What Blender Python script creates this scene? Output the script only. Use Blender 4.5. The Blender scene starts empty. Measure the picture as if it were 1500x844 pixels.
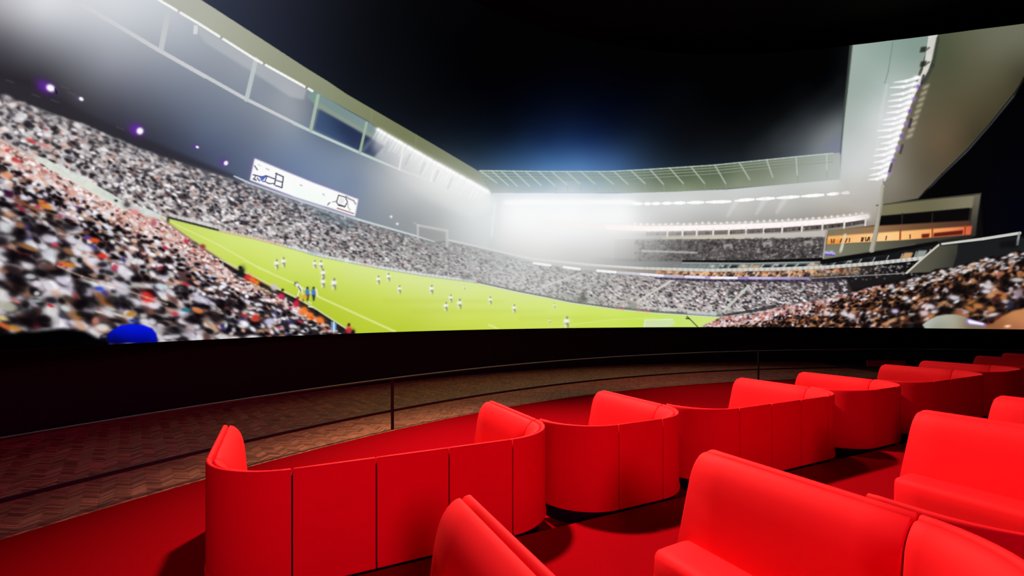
import bpy, bmesh, math
import numpy as np
from mathutils import Vector, Matrix

scene = bpy.context.scene
COL = scene.collection

# ---------------------------------------------------------------- camera
# World: x runs along the rows of booths, y towards the screen, z up; z = 0 is the upper carpet step.
EYE = Vector((0.0, 0.0, 2.0))
CX_, CY_ = 0.894427, 0.447214              # the lens axis is turned 26.57 degrees from +y towards +x
cam_d = bpy.data.cameras.new('camera')
cam_d.sensor_width = 36.0
cam_d.lens = 36.0*680.0/1500.0
cam_d.shift_y = 38.0/1500.0
cam_d.clip_start = 0.02; cam_d.clip_end = 200
cam = bpy.data.objects.new('camera', cam_d)
cam.location = EYE; cam.rotation_euler = (math.pi/2, 0, -math.atan2(CY_, CX_))
COL.objects.link(cam); scene.camera = cam

# ---------------------------------------------------------------- world, exposure, lamps
world = bpy.data.worlds.new('dark_hall'); scene.world = world; world.use_nodes = True
world.node_tree.nodes['Background'].inputs[0].default_value = (0.0, 0.0, 0.0, 1)
world.node_tree.nodes['Background'].inputs[1].default_value = 0.0
scene.view_settings.view_transform = 'Standard'; scene.view_settings.look = 'None'
scene.view_settings.gamma = 1.0; scene.view_settings.use_curve_mapping = False
scene.view_settings.exposure = 0.0
scene.cycles.max_bounces = 6; scene.cycles.diffuse_bounces = 3; scene.cycles.glossy_bounces = 3
scene.cycles.transmission_bounces = 4; scene.cycles.transparent_max_bounces = 8
scene.cycles.sample_clamp_indirect = 6.0; scene.cycles.caustics_reflective = False; scene.cycles.caustics_refractive = False

def area_lamp(name, loc, aim, size, power, color, spread=180):
    l = bpy.data.lights.new(name, 'AREA'); l.shape = 'DISK'; l.size = size; l.energy = power; l.color = color; l.spread = math.radians(spread)
    o = bpy.data.objects.new(name, l); o.location = loc
    o.rotation_euler = (Vector(aim)-Vector(loc)).to_track_quat('-Z', 'Y').to_euler(); COL.objects.link(o); return o

def spot_lamp(name, loc, aim, power, color, angle, blend=.6, radius=.25):
    l = bpy.data.lights.new(name, 'SPOT'); l.energy = power; l.color = color; l.spot_size = math.radians(angle); l.spot_blend = blend; l.shadow_soft_size = radius
    o = bpy.data.objects.new(name, l); o.location = loc
    o.rotation_euler = (Vector(aim)-Vector(loc)).to_track_quat('-Z', 'Y').to_euler(); COL.objects.link(o); return o

WARM = (1.0, 0.80, 0.60)
RED = (1.0, 0.03, 0.5)
spot_lamp('ceiling_spot_key', (2.5, 8.8, 8.6), (3.7, 4.2, 0), 9800, WARM, 82, 1.0, .30)
spot_lamp('ceiling_spot_side', (9.0, 8.6, 8.6), (10.5, 6.4, 0), 2600, WARM, 70, 1.0, .30)
area_lamp('rear_lamp_red', (-0.6, -8.0, 5.2), (-0.8, 4.0, .5), 2.6, 265, RED, 120)

# ---------------------------------------------------------------- helpers
def mesh_obj(name, verts, faces, mat=None, parent=None, smooth=None, kind=None):
    me = bpy.data.meshes.new(name); me.from_pydata([tuple(v) for v in verts], [], [tuple(f) for f in faces]); me.update()
    if mat: me.materials.append(mat)
    if smooth is not None:
        me.polygons.foreach_set('use_smooth', [True]*len(me.polygons)); me.set_sharp_from_angle(angle=math.radians(smooth))
    o = bpy.data.objects.new(name, me); COL.objects.link(o)
    if parent: o.parent = parent
    if kind: o['kind'] = kind
    return o

def empty(name, loc, label=None, cat=None, group=None, rotz=0.0):
    o = bpy.data.objects.new(name, None); o.empty_display_size = .2; o.location = loc; o.rotation_euler = (0, 0, rotz); COL.objects.link(o)
    tag(o, label, cat, group); return o

def tag(o, label=None, cat=None, group=None):
    if label: o['label'] = label
    if cat: o['category'] = cat
    if group: o['group'] = group

def mat(name, base=(.5, .5, .5), rough=.5, metallic=0.0, spec=.5, noise=0.0, nscale=40, bump=0.0, bscale=300, sheen=0.0):
    m = bpy.data.materials.new(name); m.use_nodes = True; nt = m.node_tree; b = nt.nodes['Principled BSDF']
    b.inputs['Base Color'].default_value = (*base, 1); b.inputs['Roughness'].default_value = rough; b.inputs['Metallic'].default_value = metallic
    b.inputs['Specular IOR Level'].default_value = spec
    if sheen: b.inputs['Sheen Weight'].default_value = sheen; b.inputs['Sheen Tint'].default_value = (*base, 1); b.inputs['Sheen Roughness'].default_value = .5
    tc = nt.nodes.new('ShaderNodeTexCoord')
    if noise:
        n = nt.nodes.new('ShaderNodeTexNoise'); n.inputs['Scale'].default_value = nscale; n.inputs['Detail'].default_value = 6; nt.links.new(tc.outputs['Object'], n.inputs['Vector'])
        r = nt.nodes.new('ShaderNodeMapRange'); r.inputs[3].default_value = 1-noise; r.inputs[4].default_value = 1+noise; nt.links.new(n.outputs['Fac'], r.inputs[0])
        mx = nt.nodes.new('ShaderNodeVectorMath'); mx.operation = 'SCALE'; mx.inputs[0].default_value = base; nt.links.new(r.outputs[0], mx.inputs['Scale']); nt.links.new(mx.outputs[0], b.inputs['Base Color'])
    if bump:
        n2 = nt.nodes.new('ShaderNodeTexNoise'); n2.inputs['Scale'].default_value = bscale; n2.inputs['Detail'].default_value = 3; nt.links.new(tc.outputs['Object'], n2.inputs['Vector'])
        bp = nt.nodes.new('ShaderNodeBump'); bp.inputs['Strength'].default_value = bump; bp.inputs['Distance'].default_value = .002; nt.links.new(n2.outputs['Fac'], bp.inputs['Height']); nt.links.new(bp.outputs[0], b.inputs['Normal'])
    return m

M_red = mat('red_upholstery', (.80, .0085, .0145), .66, spec=.07, noise=.05, nscale=3, bump=.12, bscale=420)
M_carpet = mat('red_carpet', (.235, .0009, .0034), 1.0, spec=.0, noise=.14, nscale=60, bump=.5, bscale=260)
M_black = mat('black_wall_paint', (.010, .006, .006), .7, spec=.2, noise=.1, nscale=8)
M_ceil = mat('black_ceiling', (.006, .006, .006), .9, spec=.1, noise=.1, nscale=8)
M_plinth = mat('black_plinth', (.008, .006, .006), .8, spec=.2, noise=.1)
M_metal = mat('dark_bronze_metal', (.010, .008, .008), .6, metallic=.3, noise=.1)
M_joint = mat('dark_floor_joint', (.035, .018, .012), .8, noise=.15, nscale=10)
M_rail_panel = mat('dull_red_panel', (.30, .008, .03), .6, noise=.06, nscale=5)

def wood_mat():
    m = bpy.data.materials.new('herringbone_oak'); m.use_nodes = True; nt = m.node_tree; N = nt.nodes; L = nt.links; b = N['Principled BSDF']
    oi = N.new('ShaderNodeObjectInfo'); ge = N.new('ShaderNodeNewGeometry'); ad = N.new('ShaderNodeMath'); ad.operation = 'ADD'
    L.new(oi.outputs['Random'], ad.inputs[0]); L.new(ge.outputs['Random Per Island'], ad.inputs[1])
    fr = N.new('ShaderNodeMath'); fr.operation = 'FRACT'; L.new(ad.outputs[0], fr.inputs[0])
    cr = N.new('ShaderNodeValToRGB'); e = cr.color_ramp.elements
    e[0].color = (.15, .044, .022, 1); e[1].color = (.52, .165, .086, 1); e.new(.5).color = (.33, .104, .054, 1)
    L.new(fr.outputs[0], cr.inputs[0])
    tc = N.new('ShaderNodeTexCoord'); n = N.new('ShaderNodeTexNoise'); n.inputs['Scale'].default_value = 22; n.inputs['Detail'].default_value = 5; L.new(ge.outputs['Position'], n.inputs['Vector'])
    mr = N.new('ShaderNodeMapRange'); mr.inputs[3].default_value = .75; mr.inputs[4].default_value = 1.25; L.new(n.outputs['Fac'], mr.inputs[0])
    vm = N.new('ShaderNodeVectorMath'); vm.operation = 'SCALE'; L.new(cr.outputs[0], vm.inputs[0]); L.new(mr.outputs[0], vm.inputs['Scale']); L.new(vm.outputs[0], b.inputs['Base Color'])
    b.inputs['Roughness'].default_value = .5; b.inputs['Specular IOR Level'].default_value = .3
    return m
M_wood = wood_mat()

def glass_mat():
    m = bpy.data.materials.new('clear_railing_glass'); m.use_nodes = True; nt = m.node_tree; N = nt.nodes; L = nt.links
    N.remove(N['Principled BSDF']); out = N['Material Output']
    tr = N.new('ShaderNodeBsdfTransparent'); tr.inputs[0].default_value = (.93, .95, .94, 1); gl = N.new('ShaderNodeBsdfGlossy'); gl.inputs['Roughness'].default_value = .02
    f = N.new('ShaderNodeFresnel'); f.inputs['IOR'].default_value = 1.42; mx = N.new('ShaderNodeMixShader')
    L.new(f.outputs[0], mx.inputs[0]); L.new(tr.outputs[0], mx.inputs[1]); L.new(gl.outputs[0], mx.inputs[2]); L.new(mx.outputs[0], out.inputs[0])
    return m
M_glass = glass_mat()

# ---------------------------------------------------------------- the setting
HUB = (9.794, -9.481)                      # centre of the round hall
R_CARPET, R_WALL = 19.85, 25.25
FLOOR = -0.17                              # lower carpet and parquet level
STEP_Y = 3.70                              # front edge of the upper carpet step
def polar(r, deg, z, c=HUB): return (c[0]+r*math.cos(math.radians(deg)), c[1]+r*math.sin(math.radians(deg)), z)

def ring(name, r0, r1, z0, z1, a0, a1, n, m, parent=None, kind=None, smooth=30):
    """a curved block between two radii, two heights and two angles"""
    full = abs(a1-a0) >= 359.9; k = n if full else n+1; V = []; F = []
    for i in range(k):
        a = a0+(a1-a0)*i/n
        V += [polar(r0, a, z0), polar(r1, a, z0), polar(r1, a, z1), polar(r0, a, z1)]
    for i in range(n):
        j = (i+1) % k
        for q in range(4):
            p = (q+1) % 4; F.append((4*i+q, 4*i+p, 4*j+p, 4*j+q))
    if not full: F += [(3, 2, 1, 0), (4*n, 4*n+1, 4*n+2, 4*n+3)]
    return mesh_obj(name, V, F, m, parent, smooth, kind)

floor = ring('floor', R_CARPET-.3, R_WALL+.1, FLOOR-.10, FLOOR-.012, 0, 360, 144, M_joint, kind='structure')
ring('wall_front', R_WALL, R_WALL+.2, FLOOR-.1, 13.7, 0, 180, 72, M_black, kind='structure')
ring('wall_back', R_WALL, R_WALL+.2, FLOOR-.1, 13.7, 180, 360, 72, M_black, kind='structure')
def disc(name, r, z0, z1, m, n=144, keep=None):
    pts = [polar(r, 360*i/n, 0) for i in range(n)]
    if keep:                                # keep the part of the disc with y <= keep
        out = []
        for (p, q) in zip(pts, pts[1:]+pts[:1]):
            if p[1] <= keep: out.append(p)
            if (p[1] <= keep) != (q[1] <= keep):
                t = (keep-p[1])/(q[1]-p[1]); out.append((p[0]+t*(q[0]-p[0]), keep, 0))
        pts = out
    k = len(pts); V = [(x, y, z0) for x, y, _ in pts]+[(x, y, z1) for x, y, _ in pts]
    F = [tuple(range(k-1, -1, -1)), tuple(range(k, 2*k))]+[(i, (i+1) % k, k+(i+1) % k, k+i) for i in range(k)]
    return mesh_obj(name, V, F, m, kind='structure')
disc('floor_carpet', R_CARPET, FLOOR-.08, FLOOR, M_carpet)
disc('floor_carpet_step', R_CARPET-.02, FLOOR, 0.0, M_carpet, keep=STEP_Y)
disc('ceiling', R_WALL+.2, 13.7, 13.9, M_ceil)
ring('baseboard_front', R_WALL-.03, R_WALL, FLOOR-.012, FLOOR+.10, 40, 150, 60, M_plinth, kind='structure')

# herringbone parquet between the carpet's edge and the wall: every plank its own box
def plank_mesh(lx, ly, h, e=.004):
    a, b = lx/2, ly/2
    V = [(-a, -b, -h), (a, -b, -h), (a, b, -h), (-a, b, -h), (-a, -b, -e), (a, -b, -e), (a, b, -e), (-a, b, -e), (-a+e, -b+e, 0), (a-e, -b+e, 0), (a-e, b-e, 0), (-a+e, b-e, 0)]
    F = [(8, 9, 10, 11)]+[(i, (i+1) % 4, 4+(i+1) % 4, 4+i) for i in range(4)]+[(4+i, 4+(i+1) % 4, 8+(i+1) % 4, 8+i) for i in range(4)]
    return V, F
PW, PL, PH = .042, .210, .012
prng = np.random.default_rng(5)
planks = []
ph = math.radians(58.0); ca, sa = math.cos(ph), math.sin(ph)
GX0 = (-6.0, 9.0)
for i in range(-660, 660):
    for j in range(-118, 118):
        for lx, ly, ox, oy in ((PL, PW, PL/2, PW/2), (PW, PL, PW/2, PW+PL/2)):
            u = i*PW+j*PL+ox; v = i*PW-j*PL+oy
            x = GX0[0]+u*ca-v*sa; y = GX0[1]+u*sa+v*ca
            r = math.hypot(x-HUB[0], y-HUB[1])
            if not (R_CARPET-.12 < r < R_WALL+.05): continue
            a = math.degrees(math.atan2(y-HUB[1], x-HUB[0]))
            if 62 < a < 134: planks.append((x, y, lx > ly, float(prng.uniform(-.0055, -.003)), float(prng.uniform(-.006, .006)), float(prng.uniform(-.006, .006))))
def depth_of(p): return CY_*p[0]+CX_*p[1]
def in_view(p):
    d = depth_of(p); s = CX_*p[0]-CY_*p[1]
    return d > 2 and -780 < 680*s/d < 790
planks.sort(key=lambda p: (not in_view(p), math.hypot(p[0], p[1])))
pm = []
for lx, ly in ((PL-.003, PW-.003), (PW-.003, PL-.003)):
    V, F = plank_mesh(lx, ly, PH); me = bpy.data.meshes.new('plank'); me.from_pydata(V, [], F); me.materials.append(M_wood); pm.append(me)
for x, y, horiz, dz, tx, ty in planks[:300]:
    o = bpy.data.objects.new('plank', pm[0 if horiz else 1]); o.location = (x, y, FLOOR+dz); o.rotation_euler = (tx*.6, ty*.6, ph); o.parent = floor; COL.objects.link(o)
VV, FF = [], []
for x, y, horiz, dz, tx, ty in planks[300:]:
    V, F = plank_mesh(*((PL-.003, PW-.003) if horiz else (PW-.003, PL-.003)), PH); k = len(VV)
    for vx, vy, vz in V: VV.append((x+vx*ca-vy*sa, y+vx*sa+vy*ca, FLOOR+dz+vz+tx*vx*.6))
    FF += [tuple(q+k for q in f) for f in F]
mesh_obj('far_planks', VV, FF, M_wood, floor, kind='stuff')
# ---------------------------------------------------------------- the film frame shown on the curved screen
# An sRGB sheet (0..255) drawn with numpy; it becomes the colour attribute of the screen's pixels.
SS = 1.5                                   # sheet pixels per layout unit
PX0, PX1, PY0, PY1 = -180.0, 1680.0, -80.0, 516.0
CW, CH = int((PX1-PX0)*SS), int((PY1-PY0)*SS)
sheet = np.zeros((CH, CW, 3), np.float32)
rng = np.random.default_rng(11)

def cx(x): return (np.asarray(x, float)-PX0)*SS
def cy(y): return (np.asarray(y, float)-PY0)*SS

def box_blur(a, r, axis):
    if r < 1: return a
    pad = [(0, 0)]*a.ndim; pad[axis] = (r+1, r)
    c = np.cumsum(np.pad(a, pad, mode='edge'), axis=axis, dtype=np.float64)
    n = a.shape[axis]
    hi = np.take(c, np.arange(2*r+1, n+2*r+1), axis=axis); lo = np.take(c, np.arange(0, n), axis=axis)
    return ((hi-lo)/(2*r+1)).astype(np.float32)

def blur(a, r):
    r = int(round(r*SS))
    for _ in range(2):
        a = box_blur(box_blur(a, r, 0), r, 1)
    return a

def poly_mask(pts, soft=0.0):
    """coverage of a polygon, 2x2 supersampled; returns (mask, y0, y1, x0, x1)"""
    p = np.array([(cx(x), cy(y)) for x, y in pts]); m = int(soft*SS*3)+2
    x0 = max(0, int(p[:, 0].min())-m); x1 = min(CW, int(p[:, 0].max())+m+1)
    y0 = max(0, int(p[:, 1].min())-m); y1 = min(CH, int(p[:, 1].max())+m+1)
    if x1 <= x0 or y1 <= y0: return None
    acc = np.zeros((y1-y0, x1-x0), np.float32)
    for oy in (.25, .75):
        ys = np.arange(y0, y1)+oy
        for ox in (.25, .75):
            xs = np.arange(x0, x1)+ox
            ins = np.zeros((len(ys), len(xs)), bool)
            for (ax, ay), (bx, by) in zip(p, np.roll(p, -1, 0)):
                if ay == by: continue
                c = (ys > min(ay, by)) & (ys <= max(ay, by))
                if not c.any(): continue
                xi = ax+(ys[c]-ay)*(bx-ax)/(by-ay)
                ins[c] ^= xs[None, :] < xi[:, None]
            acc += ins
    acc /= 4
    if soft > 0: acc = blur(acc, soft)
    return acc, y0, y1, x0, x1

def over(mk, col, alpha=1.0):
    if mk is None: return
    m, y0, y1, x0, x1 = mk
    a = (m*alpha)[..., None]
    if isinstance(col, np.ndarray) and col.ndim == 3: col = col[y0:y1, x0:x1]
    else: col = np.array(col, np.float32)
    s = sheet[y0:y1, x0:x1]
    s += (col-s)*a

def poly(pts, col, alpha=1.0, soft=0.0): over(poly_mask(pts, soft), col, alpha)

def stroke(pts, w, col, alpha=1.0, soft=.6):
    """polyline; w a number or one width per point"""
    ws = w if isinstance(w, (list, tuple)) else [w]*len(pts)
    for (a, wa), (b, wb) in zip(zip(pts[:-1], ws[:-1]), zip(pts[1:], ws[1:])):
        ax, ay, bx, by = cx(a[0]), cy(a[1]), cx(b[0]), cy(b[1]); m = max(wa, wb)*SS+3
        x0 = max(0, int(min(ax, bx)-m)); x1 = min(CW, int(max(ax, bx)+m)+1)
        y0 = max(0, int(min(ay, by)-m)); y1 = min(CH, int(max(ay, by)+m)+1)
        if x1 <= x0 or y1 <= y0: continue
        Y, X = np.mgrid[y0:y1, x0:x1]; X = X+.5; Y = Y+.5
        L2 = (bx-ax)**2+(by-ay)**2+1e-9
        t = np.clip(((X-ax)*(bx-ax)+(Y-ay)*(by-ay))/L2, 0, 1)
        d = np.hypot(X-ax-t*(bx-ax), Y-ay-t*(by-ay)); hw = (wa+(wb-wa)*t)*SS/2
        over((np.clip((hw-d)/(soft*SS)+.5, 0, 1).astype(np.float32), y0, y1, x0, x1), col, alpha)

def blob(x, y, rx, ry, ang, col, alpha=1.0, hard=2.0):
    m = max(rx, ry)*SS*1.6+2; X0, Y0 = cx(x), cy(y)
    x0 = max(0, int(X0-m)); x1 = min(CW, int(X0+m)+1); y0 = max(0, int(Y0-m)); y1 = min(CH, int(Y0+m)+1)
    if x1 <= x0 or y1 <= y0: return
    Y, X = np.ogrid[y0:y1, x0:x1]; dx = X+.5-X0; dy = Y+.5-Y0; c, s = math.cos(ang), math.sin(ang)
    u = (dx*c+dy*s)/(rx*SS); v = (-dx*s+dy*c)/(ry*SS)
    m_ = (1/(1+(u*u+v*v)**(hard))).astype(np.float32); m_[m_ < .04] = 0
    over((m_, y0, y1, x0, x1), col, alpha)

def field(cps, s=30.0, p=2.0):
    """smooth colour field through control points (x, y, (r,g,b[,..])): multiquadric surface, clipped to the colours given"""
    P = np.array([(c[0], c[1]) for c in cps], float); V = np.array([np.atleast_1d(np.array(c[2], float)) for c in cps]); n = len(P)
    D = np.sqrt(((P[:, None]-P[None])**2).sum(-1)+s*s)
    A = np.zeros((n+1, n+1)); A[:n, :n] = -D+np.eye(n)*.5*s; A[:n, n] = A[n, :n] = 1
    W = np.linalg.solve(A, np.vstack([V, np.zeros((1, V.shape[1]))]))
    st = 6
    gx = PX0+(np.arange(0, CW+st, st))/SS; gy = PY0+(np.arange(0, CH+st, st))/SS
    X, Y = np.meshgrid(gx, gy); f = np.zeros(X.shape+(V.shape[1],))+W[n]
    for (x, y), w in zip(P, W[:n]):
        f -= np.sqrt((X-x)**2+(Y-y)**2+s*s)[..., None]*w
    f = np.clip(f, V.min(0), V.max(0)).astype(np.float32)
    yi = np.arange(CH)/st; xi = np.arange(CW)/st
    y0 = yi.astype(int); x0 = xi.astype(int); fy = (yi-y0)[:, None, None].astype(np.float32); fx = (xi-x0)[None, :, None].astype(np.float32)
    r0 = f[y0]; r1 = f[y0+1]; r = r0+(r1-r0)*fy
    return r[:, x0]+(r[:, x0+1]-r[:, x0])*fx

def interp_poly(pts, x):
    xs, ys = zip(*pts); return np.interp(x, xs, ys)

def smooth_noise(n, seed):
    g = np.random.default_rng(seed).random((n, 2))
    return g

# ---- outlines shared by several layers
ROOF_TOP = [(120, -116), (200, -62), (295, 0), (377, 53), (449, 100), (480, 119), (508, 138), (582, 181), (634, 211), (698, 249), (722, 266)]
ROOF_LOW = [(60, -110), (150, -55), (235, 0), (292, 34), (371, 84), (452, 129), (541, 178), (556, 190), (634, 235), (667, 253), (714, 279)]
CHORD = [(-20, -84), (110, 0), (230, 72), (360, 145), (455, 192), (527, 224), (584, 248), (631, 265), (679, 279)]
STAND_TOP = [(-180, 60), (0, 136), (47, 155), (72, 166), (121, 181), (157, 197), (205, 216), (250, 233), (343, 262), (365, 268), (439, 294), (526, 322), (607, 345), (636, 354), (658, 352), (724, 367), (784, 385), (849, 395), (902, 399), (970, 404), (1080, 408), (1184, 408), (1240, 408)]
PITCH_TOP = [(236, 317), (247, 320), (322, 339), (372, 350), (430, 365), (467, 376), (508, 384), (553, 393), (619, 404), (692, 413.5), (756, 428), (800, 436.5), (836, 444), (900, 453), (960, 459), (1056, 465)]
PITCH_LOW = [(236, 318), (262, 338), (300, 365), (350, 398), (395, 420), (430, 437), (460, 455), (500, 480), (540, 506)]
RIGHT_TOP = [(1020, 486), (1032, 476), (1060, 464), (1100, 462), (1135, 452), (1180, 443), (1220, 437), (1250, 429), (1330, 409), (1392, 393), (1428, 383), (1463, 375), (1500, 366), (1680, 320)]

# ---- night sky and the haze under the left roof
sky = field([(330, 10, (46, 51, 68)), (300, -60, (60, 64, 80)), (420, 60, (30, 34, 47)), (520, 125, (15, 18, 25)), (600, 100, (7, 9, 13)), (700, 20, (3, 3, 5)), (560, 20, (9, 10, 14)),
             (620, 180, (12, 15, 22)), (690, 225, (20, 34, 50)), (740, 238, (38, 68, 106)), (800, 242, (58, 104, 158)), (850, 242, (66, 112, 168)), (900, 240, (52, 88, 138)), (960, 235, (26, 40, 56)),
             (800, 208, (19, 38, 74)), (860, 208, (20, 40, 82)), (740, 200, (11, 20, 34)), (900, 200, (14, 26, 50)), (830, 160, (7, 13, 28)), (1000, 215, (13, 17, 23)), (1000, 130, (4, 5, 8)), (850, 60, (2, 2, 4)),
             (1100, 60, (2, 2, 3)), (1100, 210, (16, 19, 22)), (1150, 215, (52, 58, 64)), (1200, 210, (112, 118, 122)), (1180, 195, (66, 71, 76)), (1228, 182, (112, 118, 121)), (1230, 160, (52, 57, 61)), (1230, 138, (14, 16, 19)), (1200, 160, (16, 18, 21)), (1205, 185, (84, 90, 93)), (1155, 190, (22, 25, 28)), (1140, 205, (34, 38, 42)), (1232, 90, (6, 7, 9)), (1180, 130, (6, 8, 10)), (1110, 180, (9, 11, 13))], 16, 1.9)
sheet[:] = sky
under = field([(-180, -60, (150, 145, 150)), (-100, 20, (96, 92, 102)), (-120, 90, (40, 36, 44)), (0, -40, (205, 200, 206)), (0, 0, (176, 172, 178)), (60, 8, (208, 205, 212)), (120, 0, (205, 203, 210)), (170, 20, (202, 204, 210)), (0, 60, (84, 78, 90)), (40, 80, (88, 86, 98)), (0, 105, (42, 37, 44)), (60, 120, (44, 40, 48)), (100, 60, (150, 150, 162)),
               (200, 60, (172, 175, 184)), (160, 95, (140, 142, 156)), (250, 125, (116, 124, 146)), (170, 160, (66, 66, 84)), (110, 165, (46, 42, 52)), (210, 195, (52, 54, 74)), (235, 210, (50, 54, 76)), (300, 195, (82, 97, 130)), (280, 225, (56, 64, 96)), (330, 225, (72, 86, 126)), (330, 245, (70, 82, 118)), (380, 190, (110, 122, 146)),
               (260, 40, (182, 186, 194)), (320, 60, (160, 166, 178)), (320, 100, (140, 147, 163)), (420, 130, (152, 157, 168)), (430, 165, (150, 155, 166)), (370, 100, (150, 157, 170)), (400, 120, (128, 140, 156)), (470, 215, (108, 128, 160)), (430, 200, (122, 138, 164)), (430, 240, (98, 124, 168)), (500, 240, (118, 138, 168)), (520, 265, (110, 132, 170)), (540, 250, (142, 152, 168)),
               (480, 275, (112, 134, 172)), (580, 255, (182, 183, 184)), (600, 280, (186, 186, 186)), (560, 285, (154, 160, 168)), (545, 315, (132, 142, 156)), (650, 268, (212, 211, 208)), (600, 315, (150, 153, 156)), (640, 315, (166, 167, 167)), (690, 300, (204, 206, 206)), (690, 335, (198, 200, 200)), (640, 345, (160, 163, 164)), (730, 350, (208, 210, 209)), (720, 300, (212, 216, 217)), (505, 150, (46, 60, 88)), (480, 180, (70, 88, 118))], 14, 2.0)
g_ = under.mean(-1, keepdims=True); under = (g_+(under-g_)*.66)*np.array((.985, 1.0, 1.01), np.float32)+3
left_zone = [(p[0], p[1]) for p in ROOF_LOW] + [(722, 288), (724, 380), (600, 360)] + STAND_TOP[:16][::-1]
poly([(x, y) for x, y in ROOF_LOW] + [(724, 285), (730, 372)] + [(x, y+14) for x, y in STAND_TOP[:17][::-1]], under)

# plain grounds low down, so that no sky shows in the gaps
poly([(724, 340), (1220, 340), (1220, 440), (1060, 470), (724, 420)], field([(740, 370, (200, 202, 201)), (850, 385, (188, 188, 186)), (930, 392, (168, 166, 163)), (1000, 395, (120, 116, 112)), (1100, 405, (70, 62, 70)), (1200, 400, (40, 36, 38))], 12), 1, 1)
poly([(1200, 345), (1292, 285), (1400, 270), (1680, 150), (1680, 516), (1040, 516), (1056, 466), (1190, 430)], (13, 11, 12), 1, 1)
# ---- the far side: lit white soffit and the hazy middle
mid = field([(730, 285, (196, 203, 208)), (760, 288, (212, 217, 222)), (820, 288, (214, 219, 228)), (880, 288, (204, 211, 217)), (950, 288, (200, 204, 203)), (1040, 287, (196, 199, 196)), (1150, 278, (192, 195, 192)), (1220, 272, (198, 201, 198)),
             (735, 300, (222, 228, 231)), (760, 305, (244, 245, 246)), (830, 305, (248, 249, 250)), (900, 308, (244, 246, 246)), (760, 325, (238, 239, 239)), (830, 328, (243, 243, 243)), (900, 325, (240, 241, 241)), (940, 315, (212, 213, 212)), (1000, 315, (196, 196, 194)), (1080, 312, (193, 192, 189)), (1150, 305, (190, 188, 183)), (1210, 300, (184, 180, 172)), (1240, 305, (176, 168, 158)),
             (725, 330, (214, 216, 216)), (745, 350, (222, 222, 220)), (800, 345, (232, 232, 230)), (860, 343, (229, 230, 229)), (920, 345, (220, 220, 218)), (960, 350, (186, 185, 183)), (990, 352, (160, 158, 156)), (760, 370, (206, 206, 204)), (830, 368, (205, 205, 203)), (900, 365, (200, 200, 198)), (950, 370, (168, 167, 165)), (730, 365, (198, 200, 200)), (850, 385, (190, 190, 188)), (930, 385, (170, 169, 167)), (1000, 380, (130, 128, 126)), (1100, 370, (96, 92, 90)), (1180, 365, (74, 70, 68))], 12, 2.2)
poly([(718, 270), (722, 282), (903, 283), (1067, 277), (1230, 262), (1250, 262), (1290, 268), (1292, 330), (1215, 345), (1212, 392), (1080, 402), (902, 397), (784, 383), (715, 364)], mid, soft=.4)
poly([(722, 300), (735, 290), (733, 345), (722, 348)], (206, 211, 213), .5, 2)
stroke([(725, 300), (720, 345)], 3, (226, 230, 230), .6, 1.5)

# ---- left roof beam
beam_c = field([(60, -90, (196, 196, 188)), (200, -20, (186, 188, 176)), (270, 12, (176, 178, 164)), (310, 30, (172, 175, 156)), (360, 62, (160, 165, 138)), (420, 98, (148, 152, 120)), (460, 122, (140, 148, 112)), (520, 156, (128, 136, 92)), (590, 196, (116, 124, 76)), (640, 224, (116, 124, 84)), (690, 254, (124, 134, 104)), (715, 272, (142, 154, 142))], 10)
g_ = beam_c.mean(-1, keepdims=True); poly(ROOF_TOP + [(722, 285)] + ROOF_LOW[::-1], g_+(beam_c-g_)*.72+4)
for x in (415, 487, 545, 610):                                       # cladding joints
    y0 = interp_poly(ROOF_TOP, x); stroke([(x, y0), (x-2, y0+24)], 1.2, (150, 152, 104), .35)
# lit lip under the beam
poly([(284, 34), (371, 86), (450, 130), (445, 146), (425, 142), (366, 103), (300, 62)], (190, 193, 196), .55, 1.2)
poly([(453, 128), (541, 180), (562, 196), (560, 205), (549, 204), (466, 158), (450, 142)], (128, 152, 148), .9, .8)
poly([(466, 150), (545, 196), (549, 204), (462, 158)], (148, 156, 140), .6, .8)
poly([(468, 160), (549, 206), (563, 214), (548, 230), (528, 222), (460, 189)], field([(470, 170, (58, 80, 112)), (500, 190, (36, 50, 82)), (525, 205, (32, 44, 74)), (550, 215, (62, 72, 98)), (490, 205, (62, 84, 124))], 8), .92, 1.2)
stroke([(545, 205), (528, 223)], 6, (120, 132, 150), .5, 5)
# bottom chord and posts
stroke(CHORD, [7, 6, 5.5, 5, 4, 3.4, 3, 2.4, 1.6], (204, 207, 208), .95)
stroke([(430, 181), (455, 192), (527, 224), (560, 238)], 3.6, (186, 205, 200), .9)
for a, b, w, c in (((247, 13), (236, 72), 8, (198, 202, 204)), ((375, 87), (361, 146), 6.5, (192, 200, 200)), ((466, 140), (455, 191), 5, (168, 190, 170)), ((537, 180), (527, 224), 4, (160, 184, 160)), ((591, 214), (585, 248), 3, (222, 224, 222)), ((637, 238), (631, 265), 2.6, (228, 230, 230)), ((120, -70), (108, 0), 8, (206, 206, 210))):
    stroke([a, b], w, c, .9, .8)
stroke([(104, -4), (230, 72), (300, 112)], 6, (205, 206, 212), .6)
poly([(284, 36), (290, 38), (289, 50), (283, 50)], (214, 216, 220))
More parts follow.
